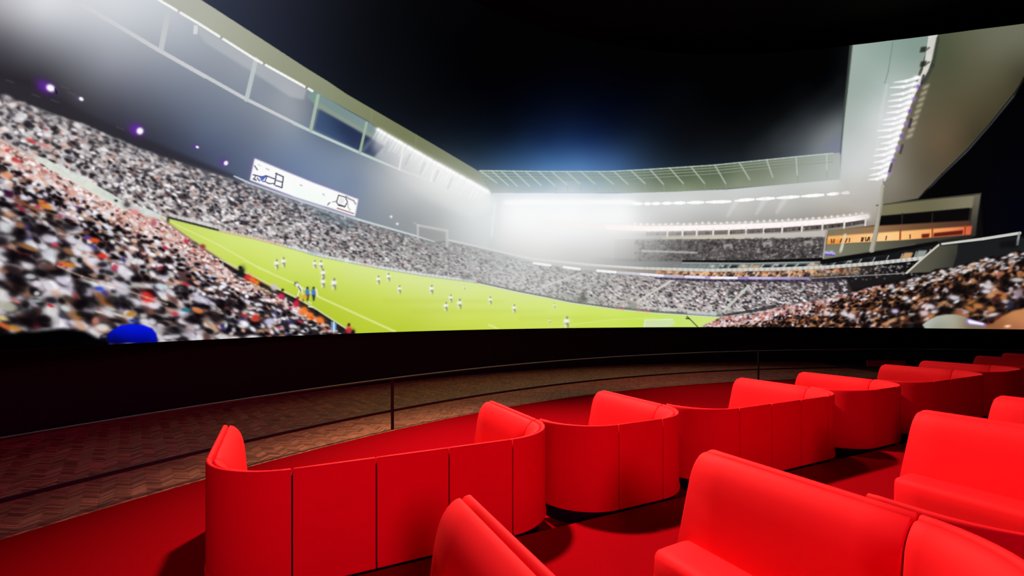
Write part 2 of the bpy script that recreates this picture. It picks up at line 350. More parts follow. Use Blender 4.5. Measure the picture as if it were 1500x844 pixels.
# lamps along the lip
for k in range(70):
    t = k/69; x = 60+t*392; y = interp_poly(ROOF_LOW, x)
    if (k*7) % 11 == 3: continue
    stroke([(x, y+1), (x+5.5, y+4.4)], 3.6, (246, 246, 242), .95, .8)
flare = field([(555, 192, (.9,)), (600, 222, (.85,)), (650, 250, (.9,)), (700, 275, (1.,)), (570, 230, (.25,)), (600, 250, (.3,)), (640, 268, (.5,)), (690, 290, (.5,)), (720, 285, (.5,)), (545, 240, (.0,)), (600, 290, (.0,)), (680, 320, (.12,)), (500, 180, (.0,))], 7, 2.2)
m = poly_mask([(553, 189), (634, 234), (667, 252), (716, 279), (728, 300), (690, 322), (620, 290), (560, 250), (545, 215)], 4)
over((m[0]*flare[m[1]:m[2], m[3]:m[4], 0], *m[1:]), (240, 240, 238))
for k in range(34):
    x = 555+k*4.8+rng.uniform(-1, 1); y = interp_poly(ROOF_LOW, x)
    L = rng.uniform(8, 22)
    stroke([(x, y+1), (x-L*.55, y+L)], [4, .8], (248, 249, 248), rng.uniform(.25, .6), 2.5)
    blob(x, y+1.5, 3.4, 2.3, .5, (252, 252, 252), .95)
for x in (575, 606, 628, 648, 668):
    y = interp_poly(ROOF_LOW, x); stroke([(x-6, y+8), (x-12, y+22)], 3, (150, 155, 160), .25, 3)

# ---- the far open-truss roof
tr = field([(705, 262, (126, 142, 130)), (740, 265, (104, 132, 140)), (800, 265, (112, 144, 160)), (860, 265, (126, 154, 170)), (920, 262, (118, 138, 132)), (960, 262, (98, 112, 94)), (1000, 258, (88, 100, 76)), (1060, 252, (92, 103, 82)), (1110, 250, (118, 126, 108)), (1160, 246, (142, 149, 138)), (1220, 242, (168, 174, 170)),
            (740, 278, (152, 166, 168)), (830, 280, (172, 186, 196)), (920, 279, (152, 166, 156)), (1000, 277, (134, 146, 120)), (1080, 270, (136, 146, 124)), (1160, 264, (160, 168, 156))], 8)
poly([(700, 250), (797, 251.5), (892, 251.5), (950, 248.4), (1046, 242), (1163, 230), (1231, 223.5), (1231, 262.5), (1163, 268.6), (1067, 276), (990, 281), (903, 282.5), (722, 282), (712, 272)], tr)
def rt(x): return float(np.interp(x, [700, 797, 892, 950, 1046, 1163, 1231], [250, 251.3, 251.3, 248.2, 242, 230, 223.5]))
for k, (o, c) in enumerate(((0, (190, 202, 192)), (4, (150, 162, 146)), (8, (146, 158, 140)), (12.5, (138, 150, 130)))):
    pts = [(x, rt(x)+o) for x in range(704, 1232, 12)]
    stroke(pts, 1.4 if k else 2.0, c, .75)
for x, x2, y2 in ((703, 728, 268), (720, 745, 272), (734, 758, 273), (752, 776, 273), (770, 793, 272), (789, 814, 273), (808, 831, 271), (829, 850, 270), (851, 872, 270), (876, 899, 270), (899, 920, 270), (924, 945, 269), (952, 972, 270), (981, 1001, 269), (1012, 1032, 268.6), (1047, 1063, 269), (1083, 1098, 263), (1123, 1132, 260), (1166, 1168, 257), (1211, 1211, 250)):
    stroke([(x, rt(x)), (x2, y2)], 2.2, (186, 198, 184), .7)
    stroke([(x2, y2), (x2+1, y2+10)], 1.6, (140, 150, 134), .45)

# ---- soffit lamps and the lit gallery edge
glow = poly_mask([(742, 296), (925, 297), (930, 330), (745, 325)], 9); over(glow, (250, 251, 251), .55)
for x in list(range(745, 930, 9)): blob(x, 296.5+rng.uniform(-.6, .6), 7, 3.4, 0, (254, 254, 255), .7)
def lamp_y(x): return float(np.interp(x, [925, 954, 1069, 1090, 1150, 1206, 1247], [298.5, 298.5, 295.3, 293, 289.5, 285.5, 281.8]))
for x0, x1 in ((926, 940), (944, 952), (955, 966), (970, 983), (986, 1003), (1007, 1030), (1034, 1070), (1077, 1104), (1108, 1134), (1138, 1170), (1174, 1206), (1212, 1228), (1233, 1246)):
    stroke([(x, lamp_y(x)) for x in np.linspace(x0, x1, 4)], [2.4, 4.4, 4.8, 3.2], (255, 255, 255), .95, 1.2)
for x in (1078, 1150, 1120): stroke([(x, lamp_y(x)+2), (x-12, lamp_y(x)+22)], [8, 3], (226, 228, 228), .4, 5)
def gal_y(x): return float(np.interp(x, [800, 900, 950, 1000, 1067, 1142, 1206, 1250, 1276], [328, 333, 335, 334.3, 332.8, 329.5, 325, 320.5, 316]))
stroke([(x, gal_y(x)) for x in range(790, 1280, 10)], 10, (250, 236, 232), .5, 6)
stroke([(x, gal_y(x)) for x in range(890, 1280, 10)], 7, (254, 246, 244), .95, 1.5)
for x in range(930, 1272, 9): blob(x, gal_y(x)-5.5-rng.uniform(0, 1.5), 1.6, 1.6, 0, (255, 250, 244), .8)
gal_px = [945, 978, 1000, 1021, 1045, 1068, 1093, 1119, 1146, 1175, 1205, 1237, 1268]
for a, b in zip(gal_px[:-1], gal_px[1:]):
    ya, yb = gal_y(a), gal_y(b); al = float(np.interp(a, [960, 1060, 1200], [.15, .6, .92]))
    poly([(a+1.5, ya+4.5), (b-1.5, yb+4.5), (b-1.5, yb+10), (a+1.5, ya+10.5)], (74, 66, 64), al, .3)
    stroke([(b, yb+2), (b-.6, yb+13)], 2.4, (238, 230, 224), .9)
    for _ in range(4):
        t = rng.random(); blob(a+t*(b-a), ya+(yb-ya)*t+8, 1.2, 1.8, 0, (150, 140, 132) if rng.random() < .6 else (30, 26, 26), al*.8)
poly([(970, 347), (1060, 344), (1150, 341), (1211, 337), (1211, 347), (1150, 350), (1060, 351), (970, 352)], field([(980, 348, (196, 190, 176)), (1050, 346, (206, 198, 178)), (1100, 346, (202, 196, 188)), (1200, 342, (196, 190, 182))], 10), .95, .5)

# ---- upper tier crowd
fade = lambda x: float(np.interp(x, [880, 960, 1010, 1060, 1120], [0, .18, .55, .85, 1]))
for a in range(900, 1206, 6):
    poly([(a, 350.5), (a+6.4, 350.3), (a+6.4, 383.5), (a, 383.5)], (72, 67, 66), fade(a)*.92)
for _ in range(2300):
    x = rng.uniform(930, 1205); y = rng.uniform(np.interp(x, [930, 1210], [353, 348]), 382); f = fade(x)
    v = rng.choice([40, 52, 86, 110, 150, 172], p=[.2, .22, .22, .18, .12, .06]); r = rng.uniform(.7, 1.35)
    blob(x, y, r*1.2, r, rng.uniform(-.6, .6), (v, v*.95, v*.94), f*.8, 1.5)
for x, y in ((1066, 361), (1124, 358), (1184, 356)):
    poly([(x-7, y-3), (x+6, y-4), (x+8, y+3), (x-5, y+5)], (176, 168, 164), .8, .5); poly([(x-3, y+1), (x+3, y), (x+3, y+4), (x-3, y+5)], (60, 54, 54), .7, .4)
poly([(940, 366), (1022, 369), (1022, 371.5), (940, 369)], (206, 205, 202), .75, .4)

# ---- hospitality boxes: two bands of rooms and the light ribbon
def bx(x, pts): return float(np.interp(x, *zip(*pts)))
B1T = [(880, 377), (1000, 383.5), (1100, 384), (1200, 381.5), (1290, 370), (1372, 357)]
BM = [(700, 368), (784, 379), (880, 389), (940, 393), (1040, 396), (1147, 394), (1218, 391), (1280, 386), (1354, 378)]
RIB = [(700, 372), (784, 386), (849, 394.5), (902, 399), (970, 404), (1040, 407), (1184, 408), (1260, 404), (1330, 400)]
for x in range(860, 1376, 5):
    f = float(np.interp(x, [860, 960, 1020, 1100], [0, .3, .8, 1])); d = float(np.interp(x, [1000, 1180, 1240, 1300], [0, 0, .6, 1]))
    y0, y1, y2 = bx(x, B1T), bx(min(x, 1354), BM), bx(min(x, 1330), RIB)
    base = np.array((112, 122, 122))*(1-d)+np.array((24, 24, 26))*d
    poly([(x, y0), (x+5.3, bx(x+5, B1T)), (x+5.3, y1), (x, y1)], base, f)
    base = np.array((150, 120, 98))*(1-d)+np.array((20, 18, 20))*d
    if x < 1335: poly([(x, y1+2), (x+5.3, y1+2), (x+5.3, y2), (x, y2)], base, f)
stroke([(x, bx(x, B1T)-1) for x in range(1000, 1374, 8)], [float(np.interp(x, [1000, 1150, 1250, 1374], [2.5, 4, 6, 4])) for x in range(1000, 1374, 8)], (14, 13, 14), .92, .8)
stroke([(x, bx(x, B1T)+2.2) for x in range(1000, 1330, 8)], 1.4, (168, 170, 168), .7)
x = 985.
while x < 1345:                                                     # room fronts
    w = float(np.interp(x, [985, 1060, 1300], [11, 14, 19])); yb = bx(min(x, 1350), BM)-2.5; yt = bx(x, B1T)+3.5
    lit = rng.random(); c = (22, 24, 28) if lit < .62 else (206, 158, 110) if lit < .7 else (150, 158, 154)
    f = float(np.interp(x, [985, 1050, 1090], [.25, .7, .95]))
    if yb-yt > 2: poly([(x, yb), (x+w*.75, yb-.2), (x+w*.95, yt+1.2), (x+w*.28, yt+1.4)], c, f, .4); stroke([(x+w, yb), (x+w+4, yt)], 1.6, (196, 198, 194), f*.8)
    if rng.random() < .3 and yb-yt > 3: poly([(x+3, yb-5), (x+8, yb-5.5), (x+8, yb-2), (x+3, yb-1.5)], (206, 208, 204), .8, .4)
    x += w+1.5
for _ in range(420):
    x = rng.uniform(960, 1258); y1, y2 = bx(x, BM)+3.5, bx(x, RIB)-2.5; y = rng.uniform(y1, y2); f = float(np.interp(x, [960, 1030, 1180, 1250], [.4, .9, .9, .55]))
    c = [(240, 188, 132), (226, 150, 96), (60, 36, 34), (34, 28, 36), (236, 214, 190), (196, 70, 56)][rng.choice(6, p=[.3, .2, .18, .14, .13, .05])]
    blob(x, y, rng.uniform(1.2, 2.6), rng.uniform(1, 1.7), -.2, c, f, 1.6)
for x in range(1000, 1190, 16):
    y1, y2 = bx(x, BM)+4, bx(x, RIB)-2
    if rng.random() < .55: poly([(x, y2), (x+9, y2), (x+11, y1+3), (x+4, y1+3)], (40, 38, 52), .8, .4)
    stroke([(x+11, y2), (x+15, y1)], 1.5, (210, 206, 198), .75)
stroke([(x, bx(x, BM)) for x in range(700, 1358, 8)], [float(np.interp(x, [700, 900, 1000, 1354], [2, 3, 4.5, 5.5])) for x in range(700, 1358, 8)], (212, 211, 205), .8, .8)
stroke([(x, bx(x, RIB)+4.8) for x in range(960, 1240, 8)], 4, (44, 36, 66), .7, 1.5)
def ribbon():
    for x0, x1, c in ((782, 806, (246, 246, 248)), (826, 849, (246, 246, 248)), (875, 902, (248, 248, 250)), (906, 938, (206, 204, 216)), (939, 971, (240, 238, 248)), (974, 1000, (190, 180, 204)), (1004, 1032, (232, 226, 250)), (1034, 1040, (176, 166, 206)), (1042, 1080, (246, 242, 255)), (1082, 1096, (150, 138, 196)), (1098, 1132, (196, 186, 226)), (1132, 1160, (172, 160, 206)), (1160, 1184, (150, 140, 178))):
        stroke([(x, bx(x, RIB)) for x in np.linspace(x0, x1, 4)], 3.6, c, .92, .8)
ribbon()
blob(1171, 410, 4, 2.4, 0, (226, 60, 70), .9)
poly([(1184, 404), (1262, 400), (1332, 398), (1328, 408), (1262, 424), (1186, 436), (1186, 412)], (34, 30, 32), .75, 2.5)
stroke([(1186, 408), (1262, 404), (1330, 400)], 1.2, (150, 148, 146), .7)
for _ in range(170):
    x = rng.uniform(1190, 1345); y = rng.uniform(bx(min(x, 1350), BM)+4, bx(min(x, 1330), RIB)+rng.uniform(-1, 8)); v = rng.choice([60, 120, 190])
    blob(x, y, 1.3, 1.1, 0, (v, v*.96, v*.95), .65)

# ---- left far crowd (grey, hazy) behind the pitch
fc = field([(-150, 90, (70, 66, 68)), (0, 160, (76, 72, 74)), (0, 205, (140, 128, 128)), (100, 205, (88, 83, 86)), (160, 240, (136, 130, 130)), (200, 270, (142, 132, 132)), (200, 225, (72, 70, 78)), (290, 270, (112, 108, 114)), (280, 310, (160, 151, 149)), (370, 285, (92, 92, 104)), (380, 330, (160, 151, 148)), (470, 315, (112, 118, 130)), (430, 345, (150, 146, 145)), (500, 360, (158, 154, 153)), (540, 340, (128, 130, 134)), (600, 370, (152, 151, 150)), (620, 350, (134, 136, 137)), (660, 400, (166, 165, 164)), (680, 370, (160, 163, 163)), (730, 400, (176, 177, 176)), (760, 390, (190, 192, 192)), (800, 405, (180, 180, 178)), (830, 425, (186, 186, 182)), (880, 420, (178, 176, 173)), (930, 420, (170, 164, 161)), (960, 440, (188, 182, 178)), (1000, 425, (140, 130, 128)), (1040, 445, (176, 166, 162)), (1100, 420, (92, 82, 84)), (1120, 440, (140, 128, 128)), (1180, 420, (72, 62, 64)), (1200, 432, (110, 98, 98)), (1240, 418, (46, 38, 40))], 16, 2)
poly(STAND_TOP + [(1250, 430), (1180, 444), (1135, 453), (1100, 462), (1056, 466)] + PITCH_TOP[::-1] + [(236, 318), (190, 305), (72, 240), (0, 200), (-180, 100)], fc, soft=.5)
poly([(-180, 10), (0, 112), (60, 132), (130, 168), (160, 182), (205, 200), (345, 258), (343, 262), (250, 233), (157, 197), (121, 181), (47, 155), (0, 136), (-180, 60)], (46, 43, 50), .75, 3)
def crowd(n, sampler, size, cols, probs, ang, stretch, alpha):
    cols = np.array(cols, float)
    for _ in range(n):
        x, y = sampler(); s = size(x, y); k = rng.choice(len(cols), p=probs)
        c = cols[k]*rng.uniform(.85, 1.1); a = alpha(x, y) if callable(alpha) else alpha
        st = rng.uniform(*stretch)
        blob(x, y, s*st, s*rng.uniform(.7, 1.1), ang+rng.uniform(-.35, .35), np.clip(c, 0, 255), a, 2.4)
def samp_far():
    while True:
        x = rng.uniform(-170, 1240); yt = interp_poly(STAND_TOP, x)+2
        yb = 200+x*.556 if x < 180 else 303+(x-180)*.25 if x < 240 else interp_poly(PITCH_TOP, x)-2 if x < 1056 else interp_poly(RIGHT_TOP, x)
        if yb > yt and rng.random() < (yb-yt)/60: return x, rng.uniform(yt, yb)
def sz_far(x, y): return float(np.interp(x, [-150, 0, 150, 300, 450, 650, 900, 1100, 1240], [4.2, 3.2, 2.5, 1.9, 1.45, 1.15, 1.15, 1.3, 1.25]))
def al_far(x, y):
    a = float(np.interp(x, [0, 300, 450, 560, 650, 740, 830, 930, 1030], [.85, .75, .62, .5, .36, .22, .36, .55, .8]))
    top = y-interp_poly(STAND_TOP, x); return min(1, a*1.12)*float(np.interp(top, [0, 12, 35], [.4, .75, 1]))
crowd(11500, samp_far, sz_far, [(226, 220, 222), (240, 236, 238), (180, 172, 172), (62, 56, 60), (34, 31, 36), (206, 172, 162), (180, 84, 84), (104, 98, 112)], [.25, .15, .13, .19, .16, .065, .005, .05], .42, (1.1, 2.1), al_far)
# front row standing at the rail of the far side
for x in np.arange(330, 1056, 3.2):
    y = interp_poly(PITCH_TOP, x)-4; blob(x, y+rng.uniform(-2, 1), 1.3, 2.1, 0, (216, 212, 212) if rng.random() < .7 else (90, 84, 88), al_far(x, 400)*.9)
# right-hand aisles of the lower bowl
for a, b, w, c, al in (((849, 401), (783, 425), 3.4, (212, 213, 208), .6), ((984, 411), (930, 444), 3.6, (214, 210, 202), .85), ((1097, 419), (1060, 456), 4.2, (200, 202, 192), .9), ((1018, 430), (988, 456), 3.2, (206, 202, 196), .55), ((1116, 421), (1098, 440), 2, (90, 80, 80), .4)):
    stroke([a, b], w, c, al, 1)

stroke([(x, bx(x, RIB)+4.2) for x in range(960, 1240, 8)], 3, (44, 36, 66), .6, 1.2); ribbon(); stroke([(1182, 408), (1262, 404), (1330, 400)], 1.6, (150, 148, 146), .6)
# rail at the back of the far stand, with the big board in front of it
stroke([(343, 258), (365, 268), (439, 294), (526, 322), (607, 345), (636, 354)], [2, 3, 3.4, 3.4, 2.6, 1.6], (202, 212, 214), .9)
stroke([(360, 270), (439, 298), (519, 324)], 3, (140, 156, 162), .5, 2)
stroke([(658, 352), (724, 367), (784, 380), (860, 388), (940, 393)], 3.2, (216, 217, 214), .7, 1.2)
poly([(455, 307), (480, 314), (520, 328), (519, 336), (470, 322)], (96, 122, 130), .45, 3)
for x in (441, 505): stroke([(x, interp_poly([(343, 258), (439, 294), (526, 322)], x)), (x+1, interp_poly([(343, 258), (439, 294), (526, 322)], x)+5)], 2, (200, 206, 210), .8)
board = [(373, 232), (416, 250), (460, 268), (525, 292), (520, 317), (478, 303), (430, 288), (366, 264)]
poly([(x-1, y) for x, y in board], (150, 96, 186), .6, 3.5)
poly(board, (250, 251, 250), 1, .4)
poly([(430, 272), (480, 290), (476, 302), (430, 287)], (243, 252, 246), .8, 3)
ink = (58, 52, 92)
# score panel at the board's left end and the emblem at its right end
for pts, w, c in (([(404, 254), (415, 259), (413, 275), (404, 272)], 1.8, ink), ([(405, 254), (402, 271)], 1.7, ink), ([(404, 264), (414, 267)], 1.6, ink), ([(371, 256), (382, 259), (391, 258), (402, 262)], 1.7, ink), ([(391, 259), (388, 266), (394, 269), (402, 269)], 1.5, ink), ([(373, 243), (377, 249)], 1.8, (96, 92, 112)), ([(381, 259), (385, 262), (389, 258)], 3, (70, 96, 186)), ([(382, 263), (386, 266)], 2.2, (92, 112, 196)),
                  ([(371, 262), (375, 264)], 2, (62, 60, 78)), ([(377, 261), (380, 265)], 2, (90, 98, 140)), ([(374, 258), (373, 261)], 2, (110, 108, 130)), ([(390, 247), (394, 249)], 2, (196, 196, 200)), ([(378, 241), (382, 243)], 1.4, (206, 206, 214)),
                  ([(496, 286), (506, 289), (509, 296), (505, 303), (496, 301), (493, 296), (496, 286)], 1.7, (96, 92, 100)), ([(497, 300), (505, 303)], 2.2, (80, 76, 92)), ([(507, 288), (511, 291), (518, 294), (521, 299)], 2.2, (150, 152, 156)), ([(509, 296), (510, 304), (513, 308)], 1.3, (170, 168, 170)), ([(487, 296), (492, 295)], 1.5, (150, 146, 150)), ([(480, 300), (483, 297)], 2, (128, 122, 128)), ([(440, 271), (442, 272)], 2, (190, 186, 198)), ([(473, 284), (475, 286)], 2, (196, 196, 206)), ([(494, 305), (518, 313)], 1.6, (150, 96, 84))):
    stroke(pts, w, c, .92, .7)
poly([(394, 262), (401, 264), (400, 268), (393, 267)], (250, 250, 252), .9); poly([(498, 289), (505, 292), (503, 299), (496, 297)], (232, 230, 230), .8); poly([(511, 293), (518, 297), (517, 305), (511, 304)], (250, 250, 251), .9)
# frame structure at the corner of the far stand and two points of light
stroke([(612, 349), (612, 330), (655, 338), (655, 360)], [3, 3.4, 3.6, 4.5], (196, 197, 192), .75, 1.2); stroke([(606, 326), (612, 330)], 2, (190, 191, 188), .5)
poly([(615, 334), (652, 341), (652, 354), (632, 352), (615, 346)], (146, 147, 144), .55, 1.2)
for x, y in ((573, 317.5), (582, 328)): blob(x, y, 1.6, 1.6, 0, (246, 247, 250), .95)
# purple-white flashes at the back wall
for x, y, rx, ry, a in ((74, 129, 8, 6, .3), (205, 192, 6, 6, .3), (331, 239, 3.6, 4, .3), (119, 145, 4.4, 3, .3), (289, 215.5, 3, 2, .2)):
    big = rx > 5
    blob(x-rx*.9, y-ry*.3, rx*1.6, ry*1.3, .5, (112, 34, 190) if rx != 4.4 else (96, 84, 112), .7 if big else .4, 2); blob(x, y, rx*.8, ry*.8, .5, (252, 246, 255), 1, 3.5)
stroke([(81, 130), (83, 137)], 2.4, (16, 14, 40), .8)
for x, y in ((14, 119), (94, 128), (104, 137), (176, 188), (52, 140), (80, 148)): stroke([(x-5, y-2), (x+6, y+2)], 2, (110, 96, 96), .3, 1.5)
stroke([(55, 158), (130, 186), (200, 217), (250, 238)], 2, (150, 148, 152), .35, 1.5)

# ---- pitch
pf = field([(250, 328, (196, 214, 100)), (300, 352, (204, 222, 104)), (340, 355, (211, 228, 122)), (380, 375, (210, 227, 112)), (360, 395, (196, 216, 74)), (430, 385, (212, 228, 124)), (430, 425, (192, 211, 66)), (470, 450, (182, 202, 52)), (480, 400, (210, 227, 110)), (520, 395, (214, 229, 140)), (560, 410, (214, 229, 130)), (600, 412, (217, 230, 150)), (540, 440, (198, 216, 78)), (520, 475, (186, 204, 56)), (600, 445, (203, 219, 92)), (600, 478, (190, 206, 64)), (680, 425, (217, 231, 148)), (680, 450, (211, 226, 112)), (700, 474, (203, 220, 84)), (760, 440, (214, 230, 128)), (760, 470, (207, 224, 92)), (830, 452, (213, 231, 124)), (850, 475, (201, 222, 82)), (900, 462, (208, 230, 104)), (930, 475, (198, 224, 80)), (1000, 470, (200, 228, 112)), (1030, 470, (206, 228, 124))], 14, 2)
poly(PITCH_TOP + [(1045, 472), (1024, 490), (900, 510), (540, 510)] + PITCH_LOW[::-1], pf, soft=.4)
for y0, y1, x0, x1 in ((437, 441, 560, 740), (452, 456, 600, 800), (476, 480, 545, 700), (462, 466, 760, 930)): poly([(x0, y0), (x1, y0+3), (x1, y1+2), (x0, y1+3)], (184, 204, 58), .22, 2)
stroke([(250, 324), (262, 331), (323, 360), (380, 393), (430, 415), (467, 435), (579, 486)], [1.2, 1.8, 2.2, 2.6, 2.8, 3, 3.4], (226, 234, 150), .75, 1)
stroke([(356, 383), (368, 386), (395, 398)], 1.4, (226, 234, 160), .5)
stroke([(716, 476), (728, 481)], 2.4, (226, 238, 170), .7); stroke([(820, 478), (900, 468), (960, 466)], 2, (222, 238, 160), .35, 1.5)
poly([(945, 470), (985, 468), (990, 474), (975, 481), (942, 481)], (212, 224, 196), .75, 1.5)
stroke([(944, 481), (945, 469), (985, 468)], 1.8, (228, 234, 222), .8)
stroke([(1006, 463), (1022, 479)], 1.4, (40, 44, 30), .9); stroke([(1005, 466.5), (1010, 467)], 2, (40, 44, 30), .9)
# boards round the far touchline
stroke([(x, interp_poly(PITCH_TOP, x)-1.5) for x in range(248, 322, 6)], 3, (42, 42, 38), .9, 1)
stroke([(x, interp_poly(PITCH_TOP, x)-5.5) for x in range(250, 330, 6)], 5, (214, 210, 208), .6, 2)
stroke([(x, interp_poly(PITCH_TOP, x)-1.5) for x in range(322, 420, 6)], 3.4, (226, 196, 168), .7, 1.4)
stroke([(x, interp_poly(PITCH_TOP, x)-2) for x in range(418, 700, 6)], 3.4, (216, 222, 220), .75, 1.2)
poly([(452, 366), (466, 369), (466, 375), (452, 372)], (160, 176, 190), .5, 1); poly([(505, 377), (511, 378), (511, 385), (505, 384)], (226, 232, 226), .8, .6); poly([(530, 385), (545, 388), (545, 391), (530, 389)], (226, 178, 160), .55, 1)
for x0, x1 in ((372, 384), (398, 414)): poly([(x0, interp_poly(PITCH_TOP, x0)-9), (x1, interp_poly(PITCH_TOP, x1)-9), (x1, interp_poly(PITCH_TOP, x1)-4), (x0, interp_poly(PITCH_TOP, x0)-4)], (226, 214, 210), .7, 1)
poly([(676, 404), (690, 402), (694, 411), (676, 410)], (120, 122, 114), .55, 1.5)
stroke([(x, interp_poly(PITCH_TOP, x)-2) for x in range(700, 1056, 6)], [float(np.interp(x, [700, 800, 900, 1056], [2, 2.6, 3.6, 4.5])) for x in range(700, 1056, 6)], (108, 112, 104), .7, 1)
stroke([(x, interp_poly(PITCH_TOP, x)) for x in range(700, 1056, 6)], 1.4, (232, 238, 210), .8)
poly([(795, 427), (850, 430), (905, 446), (860, 444), (800, 433)], (150, 152, 144), .5, 2); poly([(853, 430), (857, 432), (859, 443), (846, 440)], (92, 98, 84), .75, 1)
stroke([(905, 447), (960, 452), (1056, 459)], 4, (196, 200, 192), .6, 1.5); stroke([(1008, 458), (1048, 461)], 4, (206, 212, 216), .7)
poly([(918, 440), (933, 443), (934, 454), (920, 452)], (132, 138, 122), .6, 1.2)
for x in (905, 912, 935, 944, 950): blob(x, interp_poly(PITCH_TOP, x)-2, 2.4, 1.6, 0, (206, 120, 100), .6)
stroke([(1060, 462), (1100, 456), (1135, 449)], [3, 4, 6], (52, 50, 50), .8, 1.2)

# ---- near left crowd
nl = field([(-170, 200, (90, 74, 74)), (0, 215, (206, 172, 168)), (60, 250, (206, 170, 164)), (120, 285, (200, 166, 156)), (180, 315, (200, 164, 150)), (235, 335, (196, 158, 140)), (0, 280, (150, 110, 104)), (70, 310, (140, 98, 92)), (150, 345, (128, 88, 82)), (240, 380, (108, 78, 76)), (320, 400, (92, 70, 72)), (0, 340, (44, 28, 28)), (80, 380, (38, 24, 28)), (0, 420, (24, 18, 18)), (160, 420, (34, 26, 30)), (260, 440, (34, 28, 34)), (380, 460, (40, 34, 40)), (470, 480, (44, 38, 42)), (100, 470, (14, 10, 12)), (0, 490, (2, 2, 2)), (-150, 400, (30, 22, 22))], 20, 2)
near_zone = [(-180, 92), (0, 202), (72, 242), (185, 306), (236, 319)] + PITCH_LOW[1:] + [(540, 515), (-180, 515)]
poly(near_zone, nl, soft=.6)
def samp_near():
    while True:
        x = rng.uniform(-175, 505); y = rng.uniform(100, 500)
        top = float(np.interp(x, [-180, 0, 72, 185, 236, 262, 300, 350, 395, 430, 460, 500, 510], [96, 206, 246, 308, 321, 340, 367, 400, 422, 439, 458, 483, 492]))
        if y > top+1 and rng.random() < float(np.interp(y, [200, 300, 400, 500], [1, .8, .55, .4])): return x, y
def sz_near(x, y): return float(np.clip(1.25+(y-interp_poly([(-180, 92), (0, 195), (236, 316), (262, 336), (300, 362), (350, 394), (430, 430), (510, 470)], x))*.024+max(0, 120-x)*.005, 1.35, 6))
top_c = [(240, 226, 226), (226, 188, 176), (210, 158, 148), (180, 120, 108), (84, 50, 50), (206, 66, 60), (248, 244, 244)]
for lo, hi, n, cols, pr in ((-60, 52, 4200, top_c, [.3, .22, .16, .1, .1, .02, .1]), (40, 400, 6500, [(238, 234, 242), (12, 8, 12), (34, 22, 26), (206, 160, 136), (160, 108, 84), (96, 62, 56), (206, 198, 214), (176, 44, 64), (70, 60, 130), (222, 128, 60), (214, 210, 206)], [.27, .29, .16, .065, .035, .035, .08, .01, .012, .003, .04])):
    def s2():
        while True:
            x, y = samp_near(); d = y-interp_poly([(-180, 92), (0, 202), (236, 319), (262, 338), (350, 398), (430, 437), (510, 490)], x)
            if lo+rng.uniform(-12, 12) <= d*float(np.interp(x, [0, 250, 330, 480], [1, 1, 1.6, 3])) < hi: return x, y
    crowd(n, s2, sz_near, cols, pr, .42, (1.0, 2.3), lambda x, y: .92)
